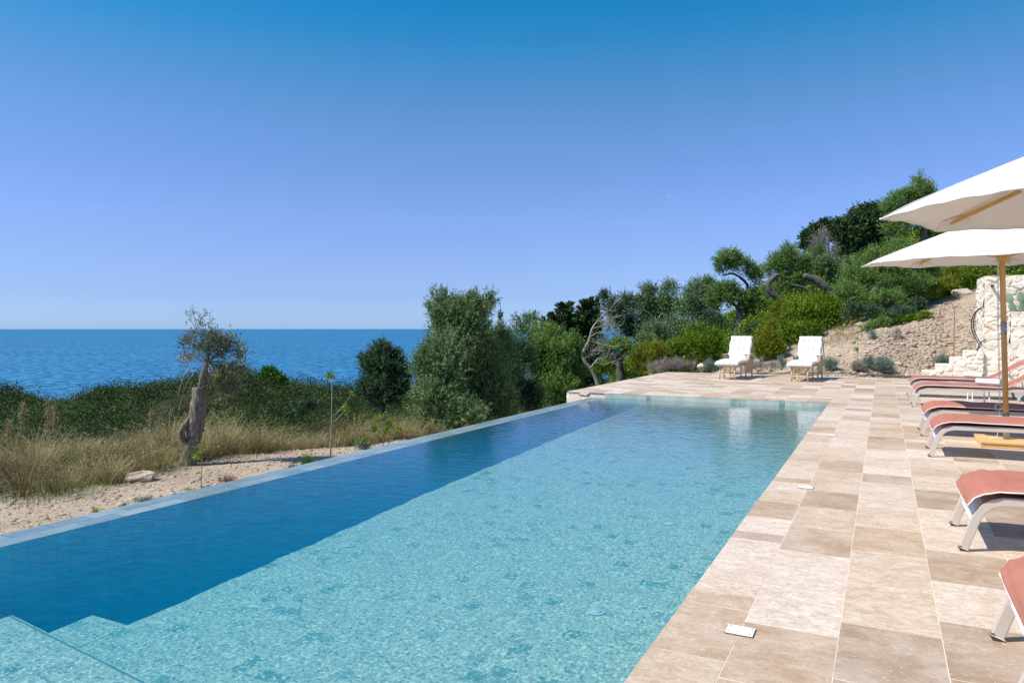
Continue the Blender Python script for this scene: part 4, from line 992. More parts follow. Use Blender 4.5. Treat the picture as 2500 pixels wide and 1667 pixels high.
def clumps(n_c, per, xr, yr, rad, cond):
    cx_ = rng.uniform(*xr, n_c); cy_ = rng.uniform(*yr, n_c); k = cond(cx_, cy_); cx_, cy_ = cx_[k], cy_[k]
    sz_ = rng.gamma(4, .25, len(cx_)); tn = rng.normal(.48, .14, len(cx_))
    x = (cx_[:, None]+rng.normal(size=(len(cx_), per))*rad*sz_[:, None]).ravel(); y = (cy_[:, None]+rng.normal(size=(len(cx_), per))*rad*sz_[:, None]).ravel()
    return x, y, np.repeat(sz_, per), np.clip(np.repeat(tn, per)+rng.normal(size=len(x))*.17, 0, 1)
def uD(x, y): 
    D = -x*math.sin(ya)+y*math.cos(ya); lat = x*math.cos(ya)+y*math.sin(ya); return CU+FPX*lat/np.maximum(D, 1), D
GX = [-400, 0, 120, 250, 350, 460, 540, 640, 720, 800, 900, 960, 1010, 1060]; GD = [10.8, 11.2, 11.5, 12.0, 12.9, 14.2, 14.9, 16.2, 17, 17.4, 18.8, 19.4, 19.6, 20.5]
def ingrass(x, y):
    u, D = uD(x, y); e0 = np.interp(u, GX, GD); return (D > e0+rng.normal(size=len(x))*.16) & (D < np.interp(u, [0, 300, 500, 620, 800, 1000], [15.8, 16.4, 17.6, 19.5, 23, 25])) & (u < 1060) & (u > -300)
def tussocks(name, n_c, per, rad, hgt, tmean, tsd, spread, wd, heads, cond, xr=(-34, -6), yr=(0, 30), lean=.35):
    cx_ = rng.uniform(*xr, n_c); cy_ = rng.uniform(*yr, n_c); k = cond(cx_, cy_); cx_, cy_ = cx_[k], cy_[k]; m_ = len(cx_)
    sz_ = rng.gamma(5, .2, m_); tn = rng.normal(tmean, tsd, m_); a = rng.uniform(0, 6.28, (m_, per)); r_ = np.abs(rng.normal(size=(m_, per)))*rad*sz_[:, None]
    ox, oy = np.cos(a)*r_, np.sin(a)*r_; x = (cx_[:, None]+ox).ravel(); y = (cy_[:, None]+oy).ravel(); h = (rng.uniform(.45, 1.1, (m_, per))*hgt*sz_[:, None]*np.interp(uD(cx_, cy_)[0], [-300, 100, 260, 420, 640, 1000], [1.05, 1.05, 1.15, 1.35, 1.55, 1.35])[:, None]).ravel()
    aa = (a+rng.normal(size=a.shape)*.5+.3).ravel(); ln = (r_*spread+rng.gamma(2, lean/2, (m_, per))).ravel(); n_ = len(x); z = H(x, y)-.02
    T = np.clip(np.repeat(tn, per)+rng.normal(size=n_)*.14, 0, 1); hh = h; dx, dy = np.cos(aa)*ln, np.sin(aa)*ln; sx_, sy_ = np.cos(aa+1.57), np.sin(aa+1.57); VV = []; seg = 3
    for i in range(seg+1):
        t_ = i/seg; px_ = x+dx*hh*t_**1.7; py_ = y+dy*hh*t_**1.7; pz = z+hh*(t_-.33*np.minimum(ln, 1.4)*t_*t_); w_ = wd*(1-t_*.7)
        VV.append(np.stack([px_-sx_*w_/2, py_-sy_*w_/2, pz], 1)); VV.append(np.stack([px_+sx_*w_/2, py_+sy_*w_/2, pz], 1))
    V_ = np.stack(VV, 1); k = V_.shape[1]; F1 = np.array([[2*i, 2*i+1, 2*i+3, 2*i+2] for i in range(seg)]); tip = (V_[:, -1]+V_[:, -2])/2; tdir = unit(tip-(V_[:, -3]+V_[:, -4])/2)
    F_ = (F1[None]+np.arange(n_)[:, None, None]*k).reshape(-1, 4); T_ = np.repeat(T, seg); V_ = V_.reshape(-1, 3)
    idx = rng.random(n_) < heads; tp, td = tip[idx], tdir[idx]; m2 = len(tp); q = 7
    pos = tp[:, None]+td[:, None]*rng.uniform(-.16, .02, (m2, q, 1))+rng.normal(size=(m2, q, 3))*.013; ld = unit(td[:, None]+rng.normal(size=(m2, q, 3))*.8); sd = unit(np.cross(ld, rng.normal(size=(m2, q, 3))))
    A = pos.reshape(-1, 3); B = ld.reshape(-1, 3)*.036; S = sd.reshape(-1, 3)*.012
    V2 = np.stack([A, A+B*.5+S*.5, A+B, A+B*.5-S*.5], 1).reshape(-1, 3); F2 = np.arange(len(V2)).reshape(-1, 4)+len(V_)
    return np.concatenate([V_, V2]), np.concatenate([F_, F2]), np.concatenate([T_, np.repeat(np.clip(T[idx]+.12, 0, .88), q)])
parts = [tussocks('a', 5200, 60, .16, .28, .28, .2, 1.6, .008, .16, ingrass), tussocks('b', 800, 420, .20, .50, .60, .13, 2.6, .0065, .25, ingrass, lean=.25),
         tussocks('c', 1300, 130, .20, .40, .16, .10, 1.2, .008, .3, ingrass), tussocks('d', 2100, 90, .16, .36, .95, .04, 1.6, .008, 0, ingrass)]
o_ = 0; Vs, Fs, Ts = [], [], []
for a_, b_, c_ in parts: Vs.append(a_); Fs.append(b_+o_); Ts.append(c_); o_ += len(a_)
tag(raw_mesh('dry_grass', np.concatenate(Vs), np.concatenate(Fs), np.concatenate(Ts), M['drygrass']), kind='stuff')
# green fringe at the gravel edge, far left
x = rng.uniform(-16, -7, 60000); y = rng.uniform(2, 14, 60000); u, D = uD(x, y); e0 = np.interp(u, GX, GD)
pn = rough_noise(x*3, y*3)*10
k = (u < 330) & (D > e0-.75+rng.normal(size=len(x))*.15) & (D < e0+.6) & (pn > -.25); x, y = x[k], y[k]
tag(blades('green_grass', x, y, rng.uniform(.06, .2, len(x)), 'greengrass', rng.uniform(0, 1, len(x)), wd=.005, lean=.5, seg=2), kind='stuff')
# withered low weeds scattered on the gravel
x = rng.uniform(-13, -6.6, 260); y = rng.uniform(3, 18, 260); xx = (x[:, None]+rng.normal(size=(260, 16))*.05).ravel(); yy = (y[:, None]+rng.normal(size=(260, 16))*.05).ravel()
kk = xx < -5.8; xx, yy = xx[kk], yy[kk]
tag(blades('gravel_weeds', xx, yy, rng.uniform(.02, .09, len(xx)), 'drygrass', rng.uniform(.1, 1, len(xx)), wd=.004, lean=.9, seg=2), kind='stuff')
# tall dead flower stalks rising above the grass
for u_, v0, v1, D_, lb in [(115, 1080, 975, 13.5, 'tall seed stalk above the dry grass, the thickest of the group on the left'), (52, 1060, 985, 13.2, 'tall thin seed stalk in the dry grass near the left edge of the picture'), (131, 1070, 990, 14, 'thin pale seed stalk just beside the thickest stalk'), (20, 1090, 1030, 12.5, 'short brown seed stalk at the left edge of the picture'), (367, 1050, 1005, 15.5, 'short seed stalk above the dry grass left of the old stump')]:
    p0, p1 = P(u_, v0, D_), P(u_+4, v1, D_); t = empty('seed_stalk', p0, label=lb, cat='dry weed', group='tall seed stalks in the dry grass')
    mb = MB(); mb.tube([p0, p1], [.009, .004], 5); mb.build('stem', M['twig'], t)
    k = 420; s_ = rng.uniform(.15, 1, (k, 1)); pos = np.array(p0)+(np.array(p1-p0))*s_+rng.normal(size=(k, 3))*.032
    leaves_mesh('seed_head', pos, unit(rng.normal(size=(k, 3))+[0, 0, 1]), .042, .014, np.clip(rng.normal(.45, .2, k), 0, 1), M['drygrass'], t)

# ------------------------------------------------------------------ far maquis hill (countless bushes)
n_b = 4700; lat = rng.uniform(-1, 1, n_b); D = np.where(rng.random(n_b) < .8, rng.uniform(46, 128, n_b), 28*np.exp(rng.uniform(0, 1, n_b)*math.log(150/28))); u = rng.uniform(-160, 1350, n_b)
lt = (u-CU)/FPX*D; bx = lt*math.cos(ya)-D*math.sin(ya); by = lt*math.sin(ya)+D*math.cos(ya); bz = H(bx, by); rb = rng.gamma(2.6, .37, n_b).clip(.25, 2.4)*np.interp(D, [20, 40, 150], [.8, 1.2, 1.9])
per = 250; d = unit(rng.normal(size=(n_b, per, 3))); d[..., 2] = np.abs(d[..., 2]); rr = rng.uniform(.55, 1.05, (n_b, per, 1))
pos = np.stack([bx, by, bz-.1], 1)[:, None]+d*rr*rb[:, None, None]*np.array([1, 1, .75]); lf = np.minimum(rb*.125, .0026*D)[:, None]*rng.uniform(.5, 1.2, (n_b, per))
T = np.clip(rng.normal(.42, .27, n_b)[:, None]+rng.normal(size=(n_b, per))*.14+np.where(rng.random(n_b) < .08, .35, 0)[:, None], 0, 1)
a = (pos.reshape(-1, 3), unit(d*.6+rng.normal(size=d.shape)*.7).reshape(-1, 3), lf.ravel(), lf.ravel()*.5, T.ravel())
tag(leaves_mesh('scrub', *a, M['scrub']), kind='stuff')
# hillside undergrowth on the right, filling between the trees
n_b = 3200; u = rng.uniform(1440, 2750, n_b); Dmin = np.interp(u, [1440, 1570, 1640, 1900, 2000, 2150, 2400, 2750], [34, 32, 26, 26.5, 27.5, 28.5, 30, 31]); D = Dmin+rng.uniform(0, 1, n_b)**1.4*32
lt = (u-CU)/FPX*D; bx = lt*math.cos(ya)-D*math.sin(ya); by = lt*math.sin(ya)+D*math.cos(ya); bz = H(bx, by); rb = (rng.gamma(6, .11, n_b)+.15)*np.where((u > 1768) & (u < 1835) & (D < 37.5), .3, 1)
per = 130; d = unit(rng.normal(size=(n_b, per, 3))); d[..., 2] = np.abs(d[..., 2]); rr = rng.uniform(.5, 1.08, (n_b, per, 1))
pos = np.stack([bx, by, bz-.1], 1)[:, None]+d*rr*rb[:, None, None]*np.array([1, 1, .85]); lf = rng.uniform(.06, .16, (n_b, per))
T = np.clip(rng.normal(.40, .2, n_b)[:, None]+rng.normal(size=(n_b, per))*.17, 0, 1)
tag(leaves_mesh('undergrowth', pos.reshape(-1, 3), unit(d*.6+rng.normal(size=d.shape)*.7).reshape(-1, 3), lf.ravel(), lf.ravel()*.45, T.ravel(), M['lentisk']), kind='stuff')

# ------------------------------------------------------------------ trees and shrubs, left and middle
def gz(u, D):
    q = P(u, 803.8, D); return Vector((q.x, q.y, Hf(q.x, q.y)))
# old olive stump with a thin new crown
t = empty('olive_stump_tree', gz(462, 14.15), label='old hollow olive trunk, cut off at the top, with a sparse reddish crown', cat='tree')
mb = MB()
tr_ = smooth_path(path_px([(456, 1140, 14.15), (462, 1115, 14.15), (471, 1080, 14.15), (476, 1045, 14.15), (482, 1009, 14.15), (487, 975, 14.15), (486, 945, 14.15)]), 7)
mb.tube(tr_, lerp_r([.17, .13, .135, .155, .145, .14, .12], len(tr_)), 20, jit=.16)
mb.tube(smooth_path(path_px([(455, 1085, 14.08), (443, 1062, 14.01), (449, 1040, 14.01), (462, 1020, 14.08)]), 4), lerp_r([.03, .055, .05, .03], 13), 9, jit=.3)
mb.tube(smooth_path(path_px([(494, 985, 14.22), (492, 950, 14.22), (497, 915, 14.15), (503, 890, 14.15), (508, 868, 14.22), (520, 840, 14.22)]), 4), lerp_r([.07, .08, .07, .05, .035, .015], 21), 9, jit=.25)
mb.build('trunk', M['bark_pale'], t, smooth=True)
mb = MB()
bl = blobs_px([(515, 845, 14.15, 52, 32), (560, 848, 14.3, 38, 34), (470, 838, 14.1, 30, 28), (505, 815, 14.2, 36, 14), (585, 880, 14.2, 26, 26), (560, 912, 14.1, 42, 24), (525, 932, 14.1, 36, 20), (455, 868, 14.2, 20, 20), (580, 940, 14.2, 26, 18), (548, 960, 14.2, 26, 16)])
twigs(mb, bl, 7, .0065, src=P(505, 885, 14.15))
tops = [[(478, 850), (474, 820), (477, 790), (471, 760), (469, 742)], [(474, 815), (484, 790), (500, 768), (508, 764)], [(476, 800), (462, 775), (452, 764)], [(480, 800), (505, 790), (520, 780), (526, 778)], [(489, 895), (462, 925), (448, 960), (437, 1000)], [(486, 905), (470, 930), (458, 965), (450, 990)], [(490, 900), (455, 905), (440, 945), (432, 985)], [(500, 905), (540, 910), (580, 925), (590, 945)], [(505, 930), (530, 945), (540, 975)]]
for pp in tops: mb.tube(smooth_path([P(a_, b_, 14.15+random.uniform(-.1, .1)) for a_, b_ in pp], 3), [.0065]*(len(smooth_path([(0, 0, 0)]*len(pp), 3))), 4, cap=False)
mb.build('branch', M['twig'], t)
a1 = sprigs(bl, 1150, 7, .18, .060, .30, up=.2, spread=.6, shell=.6, tn=.35)
b2 = blobs_px([(470, 765, 14.15, 10, 20), (505, 775, 14.15, 12, 12), (490, 790, 14.15, 20, 12), (523, 785, 14.15, 8, 9), (455, 775, 14.15, 8, 12), (575, 930, 14.15, 18, 12)])
a2 = sprigs(b2, 70, 6, .11, .05, .28, up=.3)
leaves_mesh('crown', *[np.concatenate(q) for q in zip(a1, a2)], M['stumpleaf'], t)

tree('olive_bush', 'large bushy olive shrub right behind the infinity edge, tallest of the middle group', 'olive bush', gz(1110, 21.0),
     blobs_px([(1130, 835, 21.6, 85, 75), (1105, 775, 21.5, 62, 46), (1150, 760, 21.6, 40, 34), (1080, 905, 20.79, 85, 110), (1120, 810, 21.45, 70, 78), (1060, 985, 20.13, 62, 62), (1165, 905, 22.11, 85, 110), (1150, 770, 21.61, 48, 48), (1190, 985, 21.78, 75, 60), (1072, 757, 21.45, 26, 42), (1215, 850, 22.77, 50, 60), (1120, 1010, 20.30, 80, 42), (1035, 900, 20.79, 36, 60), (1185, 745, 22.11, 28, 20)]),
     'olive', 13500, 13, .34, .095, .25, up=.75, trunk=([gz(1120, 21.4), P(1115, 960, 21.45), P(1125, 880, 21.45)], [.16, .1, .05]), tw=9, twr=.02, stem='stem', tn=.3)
tree('dark_shrub', 'dark evergreen shrub squeezed between the big olive bush and the brighter one', 'shrub', gz(1255, 25.2),
     blobs_px([(1240, 925, 24.86, 55, 65), (1265, 870, 25.54, 45, 50), (1230, 985, 23.86, 50, 38), (1290, 970, 25.20, 45, 38)]), 'olive_dark', 2800, 12, .34, .095, .28, up=.8, stem='stem', tw=6)
tree('green_olive_bush', 'rounded brighter green olive bush left of the deck corner', 'olive bush', gz(1345, 28.2),
     blobs_px([(1345, 895, 27.71, 68, 75), (1375, 860, 28.22, 48, 55), (1305, 870, 27.54, 40, 48), (1355, 950, 27.20, 60, 42), (1330, 820, 28.22, 36, 26), (1395, 920, 28.22, 30, 45)]),
     'olive_green', 7000, 12, .34, .10, .26, up=.9, trunk=([gz(1345, 28.2), P(1345, 920, 28.22)], [.06, .03]), stem='stem', tw=8, tn=.25)
tree('round_olive_tree', 'small dark rounded olive tree standing alone against the sea', 'olive tree', gz(935, 29.4),
     blobs_px([(905, 945, 29.2, 40, 34), (965, 945, 29.3, 40, 34), (935, 975, 29.2, 52, 26), (932, 905, 29.40, 52, 58), (905, 885, 29.40, 32, 36), (962, 895, 29.40, 36, 42), (935, 855, 29.40, 34, 26), (925, 950, 29.12, 48, 32), (985, 920, 29.40, 18, 28)]),
     'olive_dark', 5200, 12, .30, .095, .28, up=.7, trunk=([gz(935, 29.4), P(935, 960, 29.40), P(935, 900, 29.40)], [.1, .07, .04]), tw=8, tn=.28)
tree('dome_pine', 'small bright green dome shaped pine on the dark scrub hill', 'pine tree', P(665, 955, 105),
     blobs_px([(660, 926, 105, 18, 15), (645, 932, 105, 11, 10), (680, 934, 105, 13, 11), (658, 913, 105, 10, 7)]), 'pine', 1500, 8, .9, .5, .3, up=.6, trunk=([P(665, 958, 105), P(664, 925, 105)], [.25, .12]), tw=3, twr=.06)
tree('grey_green_bush', 'low grey green bush behind the dry grass between stump and round olive', 'bush', gz(742, 26),
     blobs_px([(740, 992, 26, 30, 20), (725, 1002, 25.8, 18, 14), (765, 987, 26, 14, 12)]), 'olive_dark', 520, 9, .2, .07, .28, stem='stem', tw=5)
# staked saplings
def sapling(name, label, base_uvD, top_uv, leafspots, mat, r_=.013, fork=None, n_l=60, lf=.06, wd=.5, cat='sapling'):
    D_ = base_uvD[2]; b_ = P(*base_uvD); b_.z = Hf(b_.x, b_.y); t = empty(name, b_, label=label, cat=cat)
    mb = MB(); tp = P(top_uv[0], top_uv[1], D_); mid = b_.lerp(tp, .5)+Vector((.015, 0, 0)); sp_ = smooth_path([b_, mid, tp], 5, .004); mb.tube(sp_, lerp_r([r_, r_*.75, r_*.4], len(sp_)), 7)
    for f in (fork or []): mb.tube(smooth_path([P(a_, c_, D_) for a_, c_ in f], 3), r_*.35, 5)
    mb.build('stem', M['twig'], t, smooth=True)
    a = sprigs(blobs_px([(u_, v_, D_, ru_, rv_) for u_, v_, ru_, rv_ in leafspots], 1.0), n_l, 5, .06, lf, wd, up=.3, shell=.7, tn=.3); leaves_mesh('foliage', *a, M[mat], t); return t
sapling('fig_sapling', 'thin bare fig sapling with a small tuft of bright leaves at its tip', (806, 1117, 14.72), (810, 925), [(806, 922, 11, 9), (860, 965, 6, 5), (838, 1000, 12, 6)], 'bright', .018,
        fork=[[(808, 1020), (830, 1000), (855, 968)], [(809, 1035), (830, 1015), (845, 1000)]], n_l=34, lf=.075)
sapling('stick_sapling', 'thin cane with a few small green leaves at the foot of the old stump', (491, 1192, 11.87), (490, 1075), [(480, 1112, 16, 20), (497, 1100, 10, 14), (462, 1122, 12, 10)], 'bright', .009, n_l=50, lf=.036)
sapling('young_pomegranate', 'small leafy shrub turning red, with two thin stems beside the infinity edge', (935, 1083, 16.5), (935, 1030), [(912, 1045, 18, 20), (945, 1040, 24, 24), (925, 1018, 16, 14), (975, 1050, 14, 16)], 'redgreen', .012,
        fork=[[(925, 1088), (915, 1060), (900, 1030)], [(947, 1083), (950, 1050), (965, 1030)], [(925, 1088), (935, 1055), (930, 1015)]], n_l=230, lf=.045, cat='shrub')
tree('low_herb', 'small grey bush with fresh green leaves against the infinity edge', 'small plant', gz(885, 16), blobs_px([(884, 1088, 15.9, 18, 12)]), 'lav', 160, 8, .1, .045, .3, stem='stem', tw=6, twr=.004)
tree('green_leaf_tuft', 'bright green leaves on top of the small grey bush by the pool', 'small plant', gz(880, 15.9), blobs_px([(882, 1080, 15.8, 11, 7)]), 'bright', 30, 6, .07, .045, .5, stem='stem', tw=3, twr=.003)
def tuft(name, label, u, v, D_, hw_, h_, mat, n_=220, cat='grass tuft', lean=.5, wd=.008):
    p = P(u, v, D_); x = p.x+rng.normal(size=n_)*hw_*.35; y = p.y+rng.normal(size=n_)*hw_*.35
    x = np.minimum(x, -5.78)
    o = blades(name, x, y, rng.uniform(.5, 1, n_)*h_, mat, rng.uniform(0, 1, n_), wd=wd, lean=lean, seg=3); return tag(o, label, cat)
tuft('grass_tuft', 'fresh green grass tuft beside the infinity edge, right of the red one', 751, 1128, 14.2, .15, .28, 'greengrass', 260)
tuft('red_grass_tuft', 'reddish brown grass tuft touching the infinity edge', 716, 1137, 13.8, .15, .11, 'redtuft', 200, lean=.8)
tuft('bare_red_twigs', 'bunch of bare reddish twigs near the infinity edge, right of the cane', 553, 1175, 12.4, .2, .2, 'redtuft', 130, 'twiggy plant', lean=.9)
tuft('grey_herb', 'small grey green herb on the gravel below the boulder', 352, 1222, 11.0, .18, .12, 'lav', 240, 'small plant', lean=.6)
tuft('pale_weed', 'tiny yellow green weed on the gravel, left of the grey herb', 234, 1250, 10.3, .07, .12, 'bright', 60, 'small plant', lean=.5)
tuft('creeping_plant', 'little yellow and red creeping plant against the infinity edge below the cane', 460, 1196, 11.7, .18, .08, 'redgreen', 110, 'small plant', lean=1.0)

# ------------------------------------------------------------------ conifers and olives behind the deck
def conifer(label, u, vt, vb, D, ru, n_s=420, name='cypress', dense=.15, grp='dark cypresses behind the olive bushes'):
    top = P(u, vt, D); bz = gz(u, D); hgt = top.z-bz.z; t = empty(name, bz, label=label, cat='cypress tree', group=grp)
    mb = MB(); mb.tube([bz, top-Vector((0, 0, hgt*.05))], [.12, .02], 8); mb.build('trunk', M['bark'], t)
    rr = ru/FPX*D; slim = ru < 20; nb = int(n_s*(.14 if not slim else .35)); f = rng.uniform(0, 1, nb)**.8; a = rng.uniform(0, 6.28, nb)
    ln = rr*(1-f*.95)**.55*rng.uniform(.45, 1.3, nb)+rr*.06; q = 14 if slim else 110; s_ = rng.uniform(0, 1, (nb, q, 1))**.8
    dr = np.stack([np.cos(a), np.sin(a), rng.uniform(.15, .8, nb) if not slim else rng.uniform(1.2, 3, nb)], 1)
    o = np.stack([top.x+0*f, top.y+0*f, bz.z+hgt*.06+f*hgt*.93], 1); w_ = (ln[:, None, None]*.20*(1.1-s_*.6))
    pos = o[:, None]+dr[:, None]*s_*ln[:, None, None]+rng.normal(size=(nb, q, 3))*w_*np.array([1, 1, .55]); pos[..., 2] += (s_[..., 0]**2)*ln[:, None]*.25
    ld = unit(unit(dr)[:, None]+rng.normal(size=(nb, q, 3))*.55); k = nb
    T = np.clip(rng.normal(.42, .16, nb)[:, None]+rng.normal(size=(nb, q))*.15+(s_[..., 0]-.5)*.25, 0, 1)
    leaves_mesh('crown', pos.reshape(-1, 3), ld.reshape(-1, 3), dense*rng.uniform(.7, 1.3, k*q), dense*.45, T.ravel(), M['conifer'], t); return t
conifer('slim dark cypress tip just right of the tall olive bush', 1221, 766, 900, 48, 17, 380)
conifer('short dark columnar cypress left of the wide cypress', 1326, 777, 900, 48, 13, 700, dense=.16)
conifer('wide loose cypress with feathery top behind the green olive bush', 1379, 746, 900, 50, 50, 1500, dense=.19)
conifer('broad dark cypress with a pointed top, left of the twin slim one', 1433, 733, 900, 50, 48, 1700, dense=.19)
conifer('slim cypress spire beside the leaning bleached tree', 1459, 727, 930, 52, 13, 900, dense=.17)
conifer('low dark cypress in the gap left of the wide cypress', 1350, 768, 900, 50, 38, 1200, dense=.18)
OG = 'olive trees on the hillside'
tree('olive_tree', 'thin pale olive seen through gaps above the rounded green bush', 'olive tree', gz(1290, 45.9), blobs_px([(1288, 790, 45.90, 26, 22), (1270, 805, 45.90, 22, 18), (1302, 780, 45.90, 14, 14)]), 'olive', 300, 9, .5, .17, .3, trunk=([gz(1290, 45.9), P(1288, 815, 45.90)], [.08, .04]), group=OG, tw=5)
t = empty('bare_leaning_tree', gz(1460, 38.4), label='leaning almost leafless tree with bleached twisting branches at the deck edge', cat='tree')
mb = MB()
A_ = smooth_path(path_px([(1462, 945, 35.02), (1455, 925, 35.02), (1444, 902, 35.02), (1430, 885, 35.02), (1422, 866, 35.02), (1430, 848, 35.02), (1439, 828, 35.02), (1445, 805, 35.02), (1458, 785, 35.02), (1474, 768, 35.02), (1484, 752, 35.02)]), 4)
mb.tube(A_, lerp_r([.115, .105, .095, .088, .08, .073, .065, .052, .04, .028, .012], len(A_)), 9, jit=.2)
for pts, r0 in [([(1442, 900), (1452, 885), (1462, 875), (1480, 872), (1500, 862)], .04), ([(1455, 884), (1470, 890), (1488, 885), (1505, 880)], .025), ([(1437, 832), (1455, 838), (1478, 842), (1498, 850)], .022), ([(1440, 822), (1462, 812), (1485, 815), (1503, 808)], .02),
               ([(1446, 803), (1466, 796), (1490, 792), (1508, 800)], .018), ([(1458, 785), (1480, 780), (1500, 775)], .014), ([(1426, 850), (1440, 858), (1462, 856)], .018), ([(1470, 772), (1492, 752), (1502, 735)], .012), ([(1425, 875), (1440, 868), (1455, 850), (1475, 838)], .02)]:
    q = smooth_path([P(a_, c_, 27.5+random.uniform(-.3, .3)) for a_, c_ in pts], 4, .015); mb.tube(q, lerp_r([r0*1.15, r0*.4], len(q)), 6, jit=.15)
    for _ in range(13):
        s_ = random.choice(q[2:]); e_ = s_+Vector((random.uniform(-.12, .6), random.uniform(-.3, .4), random.uniform(-.05, .5))); mb.tube(smooth_path([s_, s_.lerp(e_, .5)+Vector((.03, 0, -.03)), e_], 2, .01), [.010, .009, .008, .006, .004], 4, cap=False)
mb.build('trunk', M['twig'], t, smooth=True)
a = sprigs(blobs_px([(1480, 790, 35.36, 26, 26), (1470, 830, 35.36, 26, 26)]), 260, 7, .16, .07, .3, tn=.3); leaves_mesh('crown', *a, M['olive'], t)
tree('pollard_olive', 'cut back olive stump with a small leafy head at the left deck edge', 'olive tree', gz(1513, 29.8),
     blobs_px([(1510, 848, 28.57, 34, 24), (1535, 850, 28.57, 18, 18), (1485, 855, 28.57, 20, 16)]), 'olive_green', 900, 10, .25, .085, .27,
     trunk=(path_px([(1516, 945, 28.57), (1515, 920, 28.57), (1513, 895, 28.57), (1512, 868, 28.57)]), [.17, .15, .14, .16]), limbs=[(path_px([(1512, 872, 28.57), (1530, 850, 28.57), (1548, 835, 28.57)]), [.04, .02]), (path_px([(1512, 872, 28.57), (1490, 850, 28.57), (1470, 846, 28.57)]), [.03, .015])], bark='bark', tw=8, group=OG, up=.9)
tree('olive_tree', 'dark olive with a two headed crown rising over the grey lavender', 'olive tree', gz(1610, 51.0),
     blobs_px([(1585, 715, 51.00, 20, 24), (1632, 712, 51.00, 20, 26), (1605, 745, 51.00, 45, 28), (1565, 745, 51.00, 24, 20), (1640, 750, 51.00, 28, 22), (1600, 780, 51.00, 40, 24)]), 'olive', 2300, 10, .5, .17, .28,
     trunk=([gz(1610, 51.0), P(1612, 800, 51.00), P(1605, 770, 51.00)], [.2, .14, .08]), limbs=[(path_px([(1605, 790, 50.40), (1585, 765, 50.25), (1570, 756, 50.25)]), [.06, .02]), (path_px([(1605, 785, 50.40), (1615, 765, 50.25), (1625, 768, 50.25), (1632, 757, 50.25)]), [.06, .03])], bark='twig', tw=7, twr=.02, group=OG)
tree('dark_spreading_tree', 'dark drooping evergreen between the bare tree and the two headed olive', 'tree', gz(1545, 48.0),
     blobs_px([(1505, 755, 46.50, 30, 34), (1530, 735, 48.00, 22, 18), (1525, 790, 46.50, 36, 30), (1555, 810, 46.50, 34, 26), (1480, 735, 48.00, 16, 16)]), 'olive_dark', 1700, 10, .48, .16, .3, trunk=([gz(1535, 46.5), P(1530, 800, 46.50), P(1515, 760, 46.50)], [.16, .1, .05]), tw=7, twr=.02)
tree('olive_tree', 'greyish thin crowned olive with a pale upright trunk, left of the gnarled one', 'olive tree', gz(1709, 44.6),
     blobs_px([(1690, 718, 44.55, 32, 26), (1715, 700, 44.55, 28, 18), (1740, 725, 44.55, 26, 30), (1670, 745, 44.55, 24, 24), (1725, 755, 44.55, 30, 26), (1685, 770, 44.55, 28, 24)]), 'olive', 2000, 10, .46, .14, .26,
     trunk=(path_px([(1708, 815, 44.55), (1707, 790, 44.55), (1710, 765, 44.55), (1715, 745, 44.55)]), [.13, .12, .1, .05]), bark='twig', tw=8, twr=.018, group=OG)
# the gnarled olive
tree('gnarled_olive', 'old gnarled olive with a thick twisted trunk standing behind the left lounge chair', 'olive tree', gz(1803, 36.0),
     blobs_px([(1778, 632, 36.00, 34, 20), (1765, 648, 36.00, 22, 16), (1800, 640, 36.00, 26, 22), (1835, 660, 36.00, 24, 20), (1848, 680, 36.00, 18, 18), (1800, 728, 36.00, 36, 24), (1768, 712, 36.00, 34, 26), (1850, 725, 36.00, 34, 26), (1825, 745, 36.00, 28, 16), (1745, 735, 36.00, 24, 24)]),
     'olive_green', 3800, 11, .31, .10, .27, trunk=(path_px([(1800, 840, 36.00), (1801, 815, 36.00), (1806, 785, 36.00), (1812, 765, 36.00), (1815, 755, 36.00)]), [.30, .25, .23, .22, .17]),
     limbs=[(path_px([(1812, 762, 36.00), (1822, 735, 36.00), (1826, 705, 36.00), (1820, 690, 36.00), (1802, 674, 36.00), (1785, 668, 36.00), (1763, 673, 36.00)]), [.13, .09, .08, .07, .06, .05, .03]),
            (path_px([(1818, 770, 36.00), (1832, 764, 36.00), (1852, 764, 36.00), (1862, 750, 36.00), (1872, 748, 36.00)]), [.13, .10, .09, .08, .05]),
            (path_px([(1806, 765, 36.00), (1795, 745, 36.00), (1775, 735, 36.00)]), [.12, .07, .04])], tw=9, twr=.018, group=OG, tn=.3)
tree('olive_tree', 'spreading olive with a stub limb and a bowed branch, right of the gnarled one', 'olive tree', gz(1930, 34),
     blobs_px([(1905, 640, 34, 34, 26), (1945, 635, 34, 34, 24), (1890, 665, 34, 26, 22), (1960, 665, 34, 34, 28), (1920, 690, 34, 44, 26), (1895, 715, 34, 36, 24), (1960, 715, 34, 36, 24), (1925, 612, 34, 16, 12)]),
     'olive_green', 4000, 10, .32, .10, .26, trunk=([gz(1975, 33.5), P(1982, 720, 33.5), P(1968, 700, 33.4)], [.22, .16, .12]),
     limbs=[(path_px([(1978, 752, 33.4), (1935, 742, 33), (1900, 728, 33), (1880, 712, 33), (1872, 698, 33), (1882, 684, 33), (1896, 672, 33), (1905, 672, 33)]), [.14, .13, .14, .15, .15, .13, .10, .07]), (path_px([(1986, 732, 33), (1976, 712, 33), (1955, 700, 33), (1932, 695, 33), (1921, 686, 33)]), [.08, .07, .06, .045, .03])], tw=8, twr=.02, group=OG, tn=.28)
